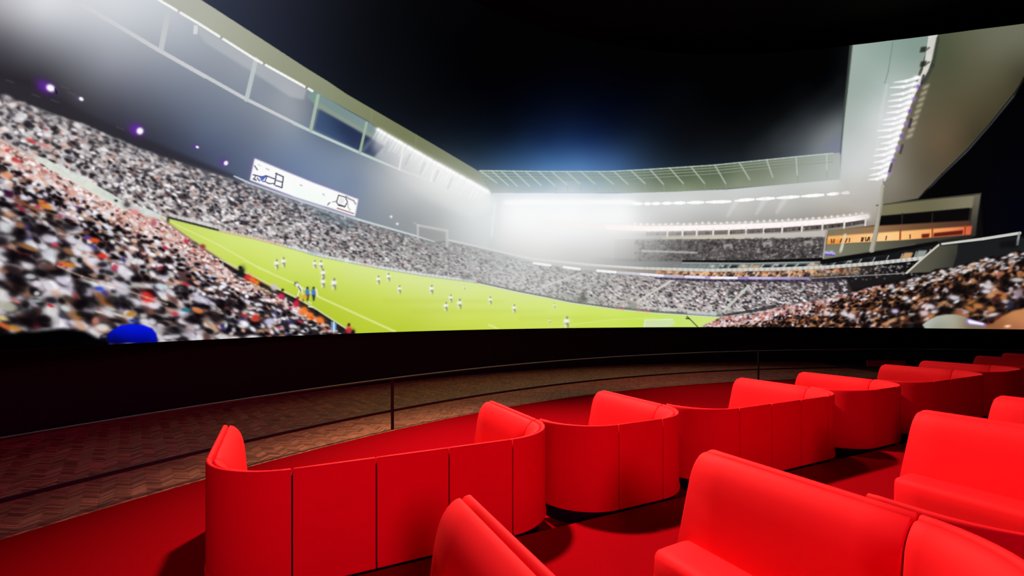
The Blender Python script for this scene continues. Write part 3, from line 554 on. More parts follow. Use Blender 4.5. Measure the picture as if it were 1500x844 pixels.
# larger figures close to the lens
for x, y, rx, ry, a, c in ((68, 302, 11, 4, .4, (222, 132, 44)), (52, 306, 18, 3, .4, (150, 92, 66)), (30, 296, 16, 4, .4, (120, 70, 50)), (72, 350, 15, 7, .2, (216, 212, 232)), (8, 333, 14, 10, .6, (216, 218, 222)), (30, 330, 9, 5, .3, (160, 110, 80)), (40, 362, 18, 4, .35, (150, 100, 62)), (10, 322, 12, 3, .5, (226, 222, 222)), (75, 372, 16, 9, .1, (206, 210, 216)), (138, 352, 9, 4, .2, (232, 82, 30)), (128, 348, 6, 3, .2, (90, 60, 150)), (150, 375, 8, 4.5, .2, (226, 48, 40)), (105, 352, 12, 6, .4, (222, 218, 232)), (126, 364, 11, 6, .3, (226, 222, 232)), (100, 368, 10, 5, .5, (150, 104, 74)), (135, 384, 14, 7, .4, (224, 220, 234)), (100, 388, 12, 4, .2, (226, 120, 30)), (88, 388, 6, 3, .2, (200, 50, 36)), (70, 392, 16, 7, .2, (104, 72, 62)), (180, 395, 16, 8, .5, (228, 222, 232)), (168, 392, 5, 6, .3, (190, 60, 90)),
                          (45, 405, 10, 5, 0, (214, 214, 218)), (54, 416, 9, 5.5, 0, (222, 212, 222)), (92, 412, 14, 6, .5, (206, 202, 222)), (72, 421, 9, 4, .3, (216, 212, 220)), (54, 430, 5, 4, 0, (196, 196, 200)), (54, 441, 10, 3, 0, (150, 158, 160)), (100, 438, 11, 6, .5, (70, 56, 44)), (8, 448, 13, 9, .3, (190, 190, 176)), (22, 440, 10, 3.5, .4, (206, 130, 130)), (14, 450, 14, 8, .2, (168, 166, 150)), (145, 423, 8, 4, .1, (44, 78, 196)), (127, 428, 11, 7, .5, (206, 200, 218)), (180, 425, 13, 9, .4, (206, 206, 220)), (216, 436, 12, 9, .6, (224, 42, 34)), (236, 420, 11, 6, .2, (204, 216, 226)), (225, 448, 10, 5, .3, (230, 220, 232)), (76, 455, 14, 11, .3, (222, 220, 222)), (82, 470, 9, 8, .7, (212, 206, 208)), (74, 448, 6, 2.4, .4, (206, 40, 46)), (96, 452, 9, 5, .4, (196, 212, 216)), (92, 463, 8, 5, .2, (58, 58, 72)), (114, 463, 8, 8, .4, (172, 122, 66)), (118, 478, 10, 6, .6, (206, 160, 128)), (150, 480, 12, 7, .1, (222, 218, 214)), (140, 470, 6, 7, .5, (186, 120, 104)), (145, 457, 10, 2.2, .25, (214, 214, 214)), (160, 452, 9, 2, .25, (200, 200, 200)), (172, 461, 13, 2.6, .3, (206, 196, 182)), (192, 460, 9, 5, -.2, (186, 126, 48)), (4, 466, 11, 4, .3, (214, 196, 130)), (8, 478, 12, 4, .4, (206, 96, 40)), (22, 481, 10, 5, .4, (206, 140, 54)), (212, 471, 10, 5, .2, (222, 218, 224)), (196, 470, 8, 3, .1, (40, 60, 150)), (215, 478, 10, 5, .4, (224, 216, 222)), (236, 478, 8, 4, .4, (220, 206, 210)), (246, 494, 10, 4, 0, (220, 220, 226)), (258, 492, 8, 4, 0, (214, 214, 220)), (272, 454, 9, 4, .1, (44, 106, 128)), (290, 455, 9, 4, .3, (222, 116, 50)), (307, 476, 13, 2.6, .7, (196, 150, 100)), (374, 466, 6, 6, .3, (206, 50, 40)), (395, 471, 9, 6, 0, (206, 204, 232)), (292, 438, 12, 7, .3, (216, 212, 232)), (331, 476, 3, 5, 0, (206, 226, 226)), (344, 496, 9, 4, 0, (222, 220, 224)), (370, 494, 12, 4, 0, (226, 222, 226)), (324, 493, 12, 4, 0, (206, 204, 204)), (14, 285, 8, 6, .2, (60, 20, 50)), (10, 257, 10, 6, .4, (226, 150, 110)), (46, 207, 9, 3, .4, (200, 72, 70)), (24, 235, 8, 4, .4, (200, 66, 64)), (64, 213, 10, 4, .4, (206, 140, 136))):
    blob(x, y, rx*.85, ry*.8, a, c, .92, 2.6)
for x, y, rx, ry, a in ((0, 352, 14, 7, .2), (30, 345, 12, 8, .3), (56, 336, 14, 9, .2), (100, 332, 12, 6, .2), (90, 376, 7, 6, 0), (40, 380, 18, 5, .3), (30, 420, 12, 10, .2), (85, 400, 16, 5, .1), (120, 425, 8, 8, .4), (45, 460, 14, 9, .1), (20, 430, 8, 6, .2), (130, 445, 16, 9, .1), (166, 441, 14, 8, .2), (186, 444, 10, 6, .2), (110, 404, 7, 4, .2), (148, 406, 6, 4, .2), (60, 472, 16, 8, .1), (170, 470, 12, 3, .2), (200, 410, 8, 4, .2), (150, 388, 8, 4, 0), (240, 400, 7, 4, 0), (255, 484, 16, 6, .1), (316, 466, 12, 7, .2), (280, 470, 12, 5, .2), (350, 450, 10, 4, .2), (15, 375, 14, 5, .3), (60, 400, 14, 6, .2), (20, 408, 12, 6, .3), (75, 440, 10, 5, .2), (118, 396, 10, 4, .3), (30, 470, 14, 8, .1), (120, 460, 9, 5, .2), (205, 455, 10, 4, .3), (230, 465, 10, 4, .3), (160, 400, 9, 4, .3), (8, 300, 12, 3, .4), (28, 312, 14, 4, .4), (270, 425, 9, 4, .3), (300, 450, 9, 4, .3), (340, 470, 9, 4, .3)):
    blob(x, y, rx, ry, a, (12, 8, 12), .85, 2.2)
stroke([(85, 390), (120, 405), (170, 420), (215, 436), (245, 446)], 3, (206, 176, 160), .55, 1.5)
# aisle beside the near stand and the hoarding at the corner
stroke([(52, 230), (72, 241), (130, 272), (184, 303)], [6, 10, 13, 12], (220, 226, 216), .92, 1.6)
stroke([(192, 303), (216, 311), (242, 321)], [8, 9, 6], (216, 222, 216), .92, 1.2); stroke([(0, 205), (52, 230)], [2, 6], (206, 196, 192), .5, 2)
blob(170, 294, 2.2, 1.6, .3, (30, 30, 34)); blob(186, 300, 5, 4, .3, (70, 58, 62), .9); blob(198, 311, 6, 4, .4, (226, 140, 146), .9); blob(225, 327, 4, 5, .4, (170, 70, 84), .8); blob(246, 322, 2, 5, 0, (40, 46, 40), .8)
# near fence, ad backs and stewards
stroke([(236, 319), (262, 338), (300, 364), (350, 396)], 2.4, (196, 150, 120), .5, 1)
stroke([(322, 383), (345, 398), (372, 411), (398, 424), (432, 441), (463, 459), (500, 483), (508, 489)], [3, 6, 7, 7, 8, 9, 9, 9], (26, 24, 26), .85, 1)
stroke([(322, 380), (350, 393), (380, 409), (398, 418), (433, 435), (462, 452), (508, 482)], 1.8, (214, 216, 196), .85)
stroke([(378, 410), (398, 421)], 2.4, (196, 160, 60), .7); stroke([(372, 418), (396, 430)], 2, (186, 186, 96), .5)
for x, y, rx, ry, c in ((353, 399, 5, 8, (22, 24, 26)), (352, 392, 2.4, 2.2, (14, 14, 16)), (363, 406, 4.5, 4, (222, 44, 60)), (370, 410, 5.5, 4.2, (246, 106, 42)), (376, 414, 4, 3, (246, 120, 40)), (412, 434, 5, 4, (206, 46, 84)), (402, 421, 5, 5, (206, 196, 196)), (414, 425, 2, 2, (30, 40, 30)), (434, 445, 4.5, 5, (206, 36, 66)), (436, 437, 2, 2.6, (150, 30, 40)), (445, 455, 5.5, 5.5, (250, 124, 44)), (454, 462, 5.5, 4.6, (250, 122, 42)), (469, 469, 6, 4.6, (250, 122, 42)), (457, 466, 3, 3, (226, 90, 30)), (511, 484, 4.6, 4.6, (206, 36, 66)), (511, 476, 2, 2.4, (70, 24, 30)), (517, 487, 3, 4, (30, 10, 20)), (297, 361, 4, 3, (150, 60, 60)), (273, 353, 4, 3, (206, 50, 70)), (284, 356, 6, 2, (90, 90, 80))):
    blob(x, y, rx, ry, .3, c, .95, 2.6)
poly([(417, 436), (420.5, 436), (420.5, 448), (417, 448)], (214, 218, 212), .9, .4); poly([(325, 384), (327.5, 384), (327, 393), (324, 393)], (206, 200, 200), .8, .4)
poly([(485, 470), (493, 474), (492, 487), (485, 484)], (120, 170, 216), .9, .5); stroke([(489, 472), (489, 486)], 2, (226, 236, 244), .9)
# dark head and blue cap cut by the lower edge
poly([(-180, 480), (-60, 486), (0, 488), (30, 487), (62, 484), (92, 481), (112, 483), (132, 489), (146, 497), (160, 500), (160, 516), (-180, 516)], (1, 1, 2), 1, 2.2)
poly([(146, 492), (158, 488), (166, 492), (158, 498), (146, 500)], (14, 14, 26), .9, 1.4); blob(153, 493, 4, 2, 0, (92, 92, 104), .8)
poly([(157, 492), (160, 487), (167, 482), (177, 476.5), (192, 474.6), (210, 476), (223, 481), (229, 489), (231, 503), (157, 503)], field([(190, 478, (6, 26, 224)), (215, 482, (5, 22, 214)), (170, 486, (4, 18, 190)), (200, 492, (3, 12, 170)), (170, 500, (2, 4, 70)), (215, 500, (2, 8, 120)), (228, 492, (4, 18, 190))], 6), 1, .8)
poly([(120, 499), (157, 495), (160, 516), (110, 516)], (3, 2, 4), .9, 1.5)

# ---- players (white kit mostly), two officials in blue, one crouching
def player(x, y, h=9, c=(248, 249, 248), dark=(112, 118, 100), al=.95):
    blob(x, y-h*.1, h*.27, h*.34, 0, c, al, 2.2); blob(x+h*.05, y-h*.5, h*.13, h*.14, 0, dark, al*.8); blob(x-h*.1, y+h*.38, h*.11, h*.26, .15, (232, 234, 220), al*.9); blob(x+h*.14, y+h*.38, h*.11, h*.26, -.15, dark, al*.7); blob(x+h*.05, y+h*.18, h*.2, h*.11, 0, dark, al*.65)
for x, y, h in ((405, 387, 11), (415, 384, 11), (461, 387, 9), (470, 388, 10), (473, 401, 11), (473, 414, 11), (489, 416, 13), (554, 410, 9.5), (569, 406, 9), (585, 424, 9), (632, 424, 10), (653, 449, 10), (660, 437, 8.5), (673, 445, 11), (718, 440, 8.5), (753, 452, 9), (680, 421, 5), (812, 448, 6), (805, 470, 5), (830, 472, 13)):
    player(x, y, h, al=.95 if h > 8 else .7)
blob(434, 416, 2.4, 2.2, 0, (40, 36, 44)); stroke([(435, 417), (441, 424)], 5, (236, 236, 236), .9, 1.2); stroke([(437, 420), (441, 426)], 2, (60, 60, 66), .7); stroke([(438, 426), (436, 434)], 2, (232, 234, 220), .9); stroke([(442, 426), (444, 432)], 2, (232, 234, 220), .8)
for x in (450, 459):
    poly([(x-2.6, 424), (x+3, 424), (x+3.4, 433), (x-2.6, 433)], (64, 116, 206), .95, .5); blob(x+.4, 422, 1.5, 1.6, 0, (40, 34, 40)); poly([(x-1.8, 432), (x+3, 432), (x+1.6, 441), (x-.4, 441)], (28, 34, 46), .9, .5)
stroke([(463, 424), (465, 432)], 2.4, (236, 238, 230), .8); blob(446, 435, 4, 3, .2, (236, 166, 50), .95); blob(444, 440, 1.4, 2, 0, (120, 100, 60), .8); stroke([(452, 442), (456, 445)], 1.6, (230, 236, 210), .8); stroke([(452, 449), (458, 450)], 2, (236, 240, 226), .8)

# ---- right roof: soffit, lamp line, brown underside, black beyond
poly([(1248, 66), (1240, 140), (1236, 180), (1230, 262), (1250, 290), (1292, 296), (1294, 262), (1325, 170), (1345, 110), (1366, 53), (1380, 40), (1380, -10), (1252, 20)], field([(1252, 80, (160, 176, 168)), (1290, 80, (146, 166, 158)), (1340, 75, (132, 152, 142)), (1250, 140, (158, 172, 164)), (1280, 130, (160, 176, 170)), (1310, 120, (170, 184, 178)), (1250, 190, (178, 186, 183)), (1280, 180, (198, 204, 203)), (1300, 170, (206, 208, 209)), (1245, 240, (194, 199, 197)), (1275, 240, (206, 208, 207)), (1255, 275, (196, 197, 193)), (1280, 285, (178, 174, 166)), (1265, 300, (170, 164, 156))], 9), 1, .5)
poly([(1290, 262), (1286, 300), (1278, 328), (1250, 312), (1225, 290), (1232, 262)], (186, 182, 176), .45, 6)
stroke([(1247, 66), (1240, 135), (1236, 170), (1231, 225)], [5, 4, 3, 2], (70, 80, 70), .7, 1.2)
stroke([(1308, 62), (1301, 105), (1296, 122)], 1.6, (116, 132, 126), .7)
stroke([(1299, 125), (1290, 170), (1284, 220), (1280, 255)], 4, (214, 218, 218), .35, 4)
under_r = field([(1375, 60, (76, 84, 62)), (1385, 100, (80, 82, 62)), (1420, 70, (94, 94, 74)), (1460, 70, (104, 104, 86)), (1500, 60, (106, 106, 88)), (1420, 130, (88, 84, 62)), (1470, 115, (82, 78, 58)), (1360, 170, (94, 86, 66)), (1380, 205, (102, 86, 64)), (1400, 190, (92, 80, 58)), (1330, 220, (102, 94, 78)), (1350, 250, (92, 84, 68)), (1310, 265, (128, 122, 108)), (1320, 290, (110, 104, 90)), (1425, 200, (66, 58, 42)), (1500, 110, (60, 56, 42)), (1600, 60, (100, 98, 80))], 12)
poly([(1366, 53), (1380, 30), (1500, -10), (1680, -60), (1680, 10), (1500, 119), (1485, 138), (1452, 178), (1418, 217), (1380, 254), (1354, 281), (1345, 291), (1292, 300), (1294, 264), (1322, 182), (1345, 112)], under_r, 1, .6)
poly([(1500, 112), (1680, -5), (1680, 340), (1500, 345), (1440, 346), (1436, 285), (1345, 292), (1355, 283), (1380, 257), (1418, 221), (1452, 182), (1485, 142)], field([(1400, 260, (4, 4, 5)), (1480, 200, (3, 3, 6)), (1480, 310, (3, 3, 12)), (1440, 320, (5, 5, 8)), (1600, 250, (2, 2, 6))], 20), 1, .6)
stroke([(1500, 117), (1485, 138), (1452, 179), (1418, 218), (1380, 255), (1354, 282)], 2.4, (24, 22, 18), .8)
stroke([(1367, 50), (1361, 84), (1356, 103), (1345, 124), (1336, 142), (1318, 192), (1303, 240), (1296, 264)], [13, 11, 8, 5, 5, 4.5, 4, 3.4], (214, 212, 206), .95, 1)
stroke([(1374, 56), (1366, 96), (1354, 120)], [5, 6, 5], (52, 58, 50), .6, 2.5)
for y, w in ((73, 9), (94, 12)): poly([(1349, y-4), (1358, y-5), (1356, y+3), (1347, y+4)], (34, 36, 32), .85, .8); stroke([(1357, y), (1361, y-3)], 3, (80, 90, 80), .7)
for k in range(17):
    t = k/16; xe = 1346-t*48; ye = 113+t*144; xs = xe-40+t*16+rng.uniform(-5, 5); ys = ye+7+rng.uniform(-1, 2)
    stroke([(xs, ys), ((xs+xe)/2, (ys+ye)/2+2), (xe, ye)], [1, 4.4, 4], (252, 250, 252), .85, 1.8)
    blob(xe-3, ye+1, 4.4, 3, -.2, (255, 253, 255), .95)
    if k % 2: blob(xe+2, ye+5, 3, 3, 0, (110, 70, 170) if k % 4 == 1 else (150, 120, 200), .7)
    if k < 9: poly([(xe+6, ye+14), (xe+16, ye+9), (xe+14, ye+15), (xe+5, ye+19)], (214, 200, 176), .6, 1)
for x, y in ((1353, 116), (1335, 180), (1322, 218), (1306, 245)): stroke([(x, y-5), (x-3, y+6)], 4, (44, 40, 56), .75, 1.2)
stroke([(1230, 120), (1150, 200), (1110, 222)], [10, 40, 30], (150, 158, 160), .05, 18)

# ---- lounge building at the right, its lit window band and the column
poly([(1288, 300), (1434, 284), (1430, 345), (1418, 352), (1205, 384), (1210, 340), (1282, 330)], (38, 34, 30), 1, .5)
poly([(1290, 299), (1434, 285.5), (1424, 305), (1288, 317)], field([(1310, 308, (120, 114, 86)), (1360, 303, (106, 102, 76)), (1420, 295, (128, 122, 98))], 10), 1, .5)
poly([(1427, 286), (1437, 284), (1428, 346), (1419, 344)], field([(1430, 290, (104, 100, 86)), (1424, 340, (52, 48, 42))], 8), 1, .5)
stroke([(1284, 301), (1437, 283.5)], 2, (70, 68, 56), .8)
poly([(1286, 317), (1421, 304.5), (1418, 326), (1282, 334)], (10, 8, 8), 1, .4)
for x in (1322, 1366): stroke([(x, 313), (x-1, 330)], 2.4, (44, 40, 38), .7)
poly([(1210, 338), (1282, 331), (1420, 323), (1423, 332), (1320, 340), (1212, 347)], field([(1220, 342, (128, 118, 92)), (1280, 338, (150, 112, 78)), (1340, 333, (112, 78, 54)), (1410, 326, (84, 52, 40))], 10), 1, .6)
poly([(1212, 346), (1280, 341.5), (1424, 331), (1422, 344), (1320, 352.5), (1211, 358.5)], field([(1220, 350, (244, 178, 104)), (1260, 348, (250, 196, 132)), (1300, 345, (252, 206, 142)), (1340, 342, (248, 184, 112)), (1400, 336, (236, 140, 84)), (1420, 336, (214, 90, 60))], 8), 1, .6)
poly([(1212, 352), (1240, 350), (1240, 357), (1211, 358.5)], (232, 140, 56), .7, 1)
poly([(1350, 343), (1362, 342), (1361, 348), (1350, 349)], (104, 24, 16), .95, .5); poly([(1368, 341.5), (1411, 337), (1410, 343.5), (1367, 347.5)], (92, 22, 16), .95, .5)
for x in (1319, 1366, 1414): stroke([(x, interp_poly([(1280, 340), (1424, 330)], x)), (x-.6, interp_poly([(1280, 354), (1424, 343)], x))], 2.6, (150, 60, 34), .85)
for _ in range(16):
    x = rng.uniform(1214, 1344); y = interp_poly([(1210, 354), (1344, 346)], x); a = rng.uniform(-1, 1)
    stroke([(x, y+2.4), (x+1.5*a+1, y-2.6)], 1.8, (70, 34, 20), .85)
poly([(1210, 358.5), (1320, 352.5), (1420, 344), (1372, 353), (1290, 366), (1206, 380)], field([(1215, 366, (124, 124, 102)), (1280, 360, (104, 104, 86)), (1350, 352, (62, 60, 52))], 8), 1, .6)
stroke([(1211, 338), (1206, 378)], 2.8, (176, 170, 158), .9); stroke([(1238, 344), (1232, 366)], 4, (226, 214, 190), .75, 1.5); stroke([(1234, 360), (1231, 369)], 4, (206, 206, 190), .6, 2)
for x, y in ((1210, 370), (1214, 371), (1218, 369.5), (1221, 372)): blob(x, y, 2.4, 2, 0, (186, 180, 246), .95); 
stroke([(1209, 373), (1222, 374)], 2.4, (90, 76, 170), .8)
stroke([(1293, 273), (1290, 300), (1283, 340), (1277, 367)], [5, 6, 6.4, 7.4], (172, 168, 152), 1, .8); stroke([(1295, 275), (1286, 340), (1280, 366)], 2, (120, 116, 104), .6)
stroke([(1205, 384), (1290, 371), (1372, 356)], [7, 6, 5], (12, 11, 12), .95, 1); stroke([(1206, 379), (1290, 366), (1340, 358)], 1.2, (120, 120, 112), .5)
# vomitory wall, canopy bar and its dark opening
poly([(1374, 358), (1404, 357), (1490, 346), (1500, 349), (1680, 320), (1680, 330), (1500, 367), (1463, 376), (1428, 384), (1392, 393), (1328, 400)], (28, 29, 30), 1, .5)
poly([(1328, 400), (1375, 360), (1403, 358), (1402, 372), (1396, 391), (1370, 394), (1362, 399)], field([(1345, 395, (92, 90, 76)), (1380, 370, (78, 76, 64)), (1400, 380, (52, 52, 46))], 8), 1, .6)
stroke([(1328, 400), (1350, 380), (1375, 359)], 3, (206, 200, 186), .95); stroke([(1380, 357.5), (1440, 350), (1494, 341.5)], [3, 4, 4.2], (206, 206, 200), .98); stroke([(1493, 342), (1490, 358)], 3.6, (150, 154, 154), .9)
poly([(1465, 354), (1490, 351), (1490, 362), (1464, 364)], (12, 12, 16), .7, 2)

# ---- right-hand near crowd
nr = field([(1060, 472, (176, 146, 146)), (1120, 466, (170, 138, 138)), (1200, 448, (150, 118, 118)), (1250, 438, (110, 82, 80)), (1120, 480, (120, 84, 76)), (1200, 470, (84, 52, 40)), (1300, 430, (58, 36, 34)), (1300, 460, (52, 30, 22)), (1380, 400, (32, 24, 24)), (1400, 440, (30, 20, 16)), (1480, 385, (26, 20, 20)), (1480, 440, (20, 13, 12)), (1600, 400, (20, 14, 14))], 14)
poly(RIGHT_TOP + [(1680, 516), (1020, 516)], nr, soft=.6)
def samp_right():
    while True:
        x = rng.uniform(1030, 1670); y = rng.uniform(330, 500); top = interp_poly(RIGHT_TOP, x)
        if y > top+.5 and rng.random() < float(np.interp(x, [1030, 1150, 1300, 1500, 1670], [1, .9, .6, .35, .25]))*1.0: return x, y
def sz_right(x, y): return float(np.clip(1.15+(x-1040)*.0042+(y-interp_poly(RIGHT_TOP, x))*.026*float(np.interp(x, [1040, 1250], [.5, 1])), 1.2, 7))
far_c = [(226, 206, 210), (240, 232, 236), (214, 164, 152), (150, 96, 92), (90, 56, 58), (206, 110, 90), (34, 22, 26)]
near_c = [(236, 226, 230), (206, 144, 98), (176, 110, 66), (112, 66, 42), (22, 13, 13), (9, 6, 7), (46, 28, 25), (204, 176, 178), (120, 44, 40)]
def s_a():
    while True:
        x, y = samp_right()
        if x < 1290 and y-interp_poly(RIGHT_TOP, x) < np.interp(x, [1040, 1150, 1290], [40, 22, 6])+rng.uniform(-4, 8): return x, y
def s_b():
    while True:
        x, y = samp_right()
        if y-interp_poly(RIGHT_TOP, x) > np.interp(x, [1040, 1150, 1290], [16, 14, 0])+rng.uniform(-4, 4): return x, y
crowd(1700, s_a, lambda x, y: sz_right(x, y)*1.05, far_c, [.27, .13, .22, .14, .1, .06, .08], -.3, (.9, 1.5), .9)
crowd(5200, s_b, lambda x, y: sz_right(x, y)*.8, near_c, [.08, .085, .065, .085, .24, .27, .115, .045, .015], -.35, (.8, 1.9), .9)
for _ in range(130):
    x = rng.uniform(1300, 1500); y = interp_poly(RIGHT_TOP, x)+rng.uniform(1, 14); blob(x, y, 3, 1.4, -.2, (214, 210, 212), rng.uniform(.3, .8))
for x, y, rx, ry, a, c in ((1448, 420, 7, 4, 0, (222, 216, 216)), (1445, 427, 7, 3, 0, (226, 214, 226)), (1462, 428, 8, 3, .3, (196, 116, 66)), (1464, 403, 4, 4, 0, (176, 96, 70)), (1490, 410, 10, 3, 0, (206, 196, 190)), (1398, 436, 8, 3.4, .1, (226, 216, 226)), (1401, 442, 5, 2, -.5, (222, 222, 226)), (1470, 436, 5, 4, 0, (186, 112, 60)), (1474, 442, 6, 3, .2, (206, 190, 190)), (1433, 448, 8, 4, .2, (196, 124, 70)), (1452, 453, 6, 4, .2, (206, 132, 76)), (1420, 452, 8, 3, .4, (176, 106, 56)), (1426, 441, 10, 2.6, -.5, (170, 108, 60)), (1363, 449, 7, 3.5, .2, (226, 216, 222)), (1354, 459, 7, 4, 0, (222, 196, 206)), (1364, 463, 6, 3, -.3, (190, 116, 66)), (1380, 446, 8, 2.4, -.6, (214, 160, 110)), (1326, 437, 5, 3, 0, (226, 216, 220)), (1311, 456, 5, 3, 0, (206, 196, 232)), (1247, 463, 6, 4, .1, (232, 222, 232)), (1236, 459, 5, 3, 0, (214, 206, 214)), (1212, 459, 5, 3, 0, (222, 206, 216)), (1306, 470, 9, 2.6, -.4, (206, 156, 116)), (1404, 459, 6, 6, .9, (160, 100, 66)), (1492, 430, 6, 7, .6, (140, 120, 136)), (1480, 447, 5, 6, 0, (40, 40, 60)), (1455, 461, 8, 2.4, -.2, (206, 202, 202))):
    blob(x, y, rx, ry, a, c, .9, 2.4)
for x, y, rx, ry in ((1385, 456, 12, 9), (1360, 430, 9, 6), (1410, 425, 10, 8), (1470, 415, 8, 10), (1440, 440, 10, 4), (1340, 468, 10, 6), (1328, 448, 8, 5), (1480, 462, 12, 6), (1298, 448, 6, 5)):
    blob(x, y, rx, ry, 0, (12, 8, 9), .85, 2.4)
poly([(1322, 480), (1326, 474), (1350, 472), (1356, 478), (1356, 490), (1322, 490)], (8, 6, 8), .9, 1.2)
# grey cap with a bright screen at its brim, and a tanned arm
poly([(1351, 476), (1358, 470), (1372, 463), (1386, 460.6), (1400, 460.8), (1412, 463), (1422, 468), (1446, 476), (1452, 488), (1360, 488), (1354, 480)], field([(1360, 474, (182, 186, 176)), (1390, 465, (172, 173, 158)), (1370, 480, (150, 150, 136)), (1400, 476, (166, 160, 138)), (1420, 476, (128, 110, 82))], 6), 1, .8)
poly([(1413, 470), (1418, 467), (1446, 475), (1444, 478), (1420, 476)], (150, 130, 220), .9, 1.2); poly([(1417, 470), (1420, 468.5), (1442, 474), (1440, 476.4), (1420, 474)], (248, 244, 255), .98, .6)
poly([(1444, 478), (1454, 474), (1468, 463), (1484, 455), (1500, 452), (1680, 430), (1680, 495), (1444, 495)], field([(1460, 476, (150, 92, 58)), (1480, 465, (190, 128, 78)), (1500, 470, (196, 130, 84)), (1490, 480, (168, 104, 72)), (1600, 460, (190, 128, 80))], 6), 1, 1)
blob(1476, 478, 4, 1.8, -.1, (252, 214, 180), .95)

# ---- air glow around the floodlights
hz = field([(740, 330, (.1,)), (830, 345, (.22,)), (760, 380, (.28,)), (830, 395, (.2,)), (700, 380, (.2,)), (900, 380, (.15,)), (650, 360, (.1,)), (960, 370, (.06,)), (830, 430, (.05,)), (600, 400, (.02,)), (700, 430, (.03,)), (1000, 340, (.0,)), (500, 330, (.0,)), (900, 440, (.0,)), (800, 250, (.0,)), (1100, 350, (.0,)), (300, 200, (0.,)), (1000, 250, (0.,)), (800, 470, (0.,)), (300, 400, (0.,)), (1200, 450, (0.,))], 18, 2)
over((hz[..., 0], 0, CH, 0, CW), (226, 227, 226))
Yg, Xg = np.mgrid[0:CH, 0:CW]; Xg = Xg/SS+PX0; Yg = Yg/SS+PY0
for x, y, rx, ry, al in ((832, 312, 120, 42, .55), (790, 320, 70, 60, .3), (700, 300, 60, 40, .22), (1300, 185, 30, 70, .16), (1240, 240, 55, 50, .14), (1000, 298, 60, 14, .2), (640, 262, 60, 34, .2), (75, 10, 90, 40, .2)):
    over(((al*np.exp(-((Xg-x)/rx)**2-((Yg-y)/ry)**2)).astype(np.float32), 0, CH, 0, CW), (250, 251, 252))
sheet = np.clip(sheet, 0, 255)
# ---------------------------------------------------------------- the curved screen
S_C, S_R = (8.929, -1.703), 17.05
def srgb_lin(c):
    c = c/255.0
    return np.where(c <= .04045, c/12.92, ((c+.055)/1.055)**2.4)

def screen_hit(px):
    """angle on the screen's circle met by the sight line through layout column px (from the film's seat)"""
    q = (np.asarray(px, float)-750.0)/680.0
    wx = CX_*q+CY_; wy = -CY_*q+CX_; A = wx*wx+wy*wy; B = wx*S_C[0]+wy*S_C[1]; D = S_C[0]**2+S_C[1]**2-S_R**2
    t = (B+np.sqrt(B*B-A*D))/A
    return np.arctan2(wy*t-S_C[1], wx*t-S_C[0])

NCOL, NROW = 1720, 640
Z_BOT = 1.45
th = screen_hit(np.linspace(-168, 1668, NCOL))
pxc = np.linspace(-168, 1668, NCOL)
z_top = np.interp(pxc, [-168, 1100, 1250, 1300, 1370, 1430, 1500, 1668], [12.95, 12.92, 12.868, 12.814, 12.69, 12.565, 12.376, 11.9])
fz = np.linspace(0, 1, NROW)
X = np.repeat((S_C[0]+S_R*np.cos(th))[None], NROW, 0); Y = np.repeat((S_C[1]+S_R*np.sin(th))[None], NROW, 0)
Z = Z_BOT+fz[:, None]*(z_top-Z_BOT)[None]
dep = CY_*X+CX_*Y; lat = CX_*X-CY_*Y
U = (750+680*lat/dep-PX0)*SS-.5; V_ = (460-680*(Z-2.0)/dep-PY0)*SS-.5
U = np.clip(U, 0, CW-2); V_ = np.clip(V_, 0, CH-2)
iu = U.astype(int); iv = V_.astype(int); fu = (U-iu)[..., None]; fv = (V_-iv)[..., None]
rgb = (sheet[iv, iu]*(1-fu)+sheet[iv, iu+1]*fu)*(1-fv)+(sheet[iv+1, iu]*(1-fu)+sheet[iv+1, iu+1]*fu)*fv
lin = np.ones((NROW*NCOL, 4), np.float32); lin[:, :3] = srgb_lin(rgb.reshape(-1, 3))

me = bpy.data.meshes.new('picture_surface')
co = np.stack([X, Y, Z], -1).reshape(-1, 3).astype(np.float32)
idx = np.arange(NROW*NCOL).reshape(NROW, NCOL)
quads = np.stack([idx[:-1, :-1], idx[:-1, 1:], idx[1:, 1:], idx[1:, :-1]], -1).reshape(-1, 4).astype(np.int32)
me.vertices.add(len(co)); me.vertices.foreach_set('co', co.ravel())
me.loops.add(quads.size); me.loops.foreach_set('vertex_index', quads.ravel())
me.polygons.add(len(quads)); me.polygons.foreach_set('loop_start', np.arange(0, quads.size, 4, dtype=np.int32))
me.update(calc_edges=True)
at = me.color_attributes.new('picture', 'FLOAT_COLOR', 'POINT'); at.data.foreach_set('color', lin.ravel())
M_screen = bpy.data.materials.new('lit_screen_picture'); M_screen.use_nodes = True
nt = M_screen.node_tree; nt.nodes.remove(nt.nodes['Principled BSDF'])
va = nt.nodes.new('ShaderNodeVertexColor'); va.layer_name = 'picture'; em = nt.nodes.new('ShaderNodeEmission'); em.inputs['Strength'].default_value = 1.0
nt.links.new(va.outputs['Color'], em.inputs['Color']); nt.links.new(em.outputs[0], nt.nodes['Material Output'].inputs[0])
M_screen.cycles.emission_sampling = 'NONE'
me.materials.append(M_screen)
scr = empty('curved_screen', (S_C[0], S_C[1]+S_R-.2, Z_BOT), 'huge curved cinema screen showing a floodlit football match in a packed night stadium', 'screen')
o = bpy.data.objects.new('picture_surface', me); COL.objects.link(o); o.parent = scr; o.matrix_parent_inverse = Matrix.Translation(-Vector(scr.location))
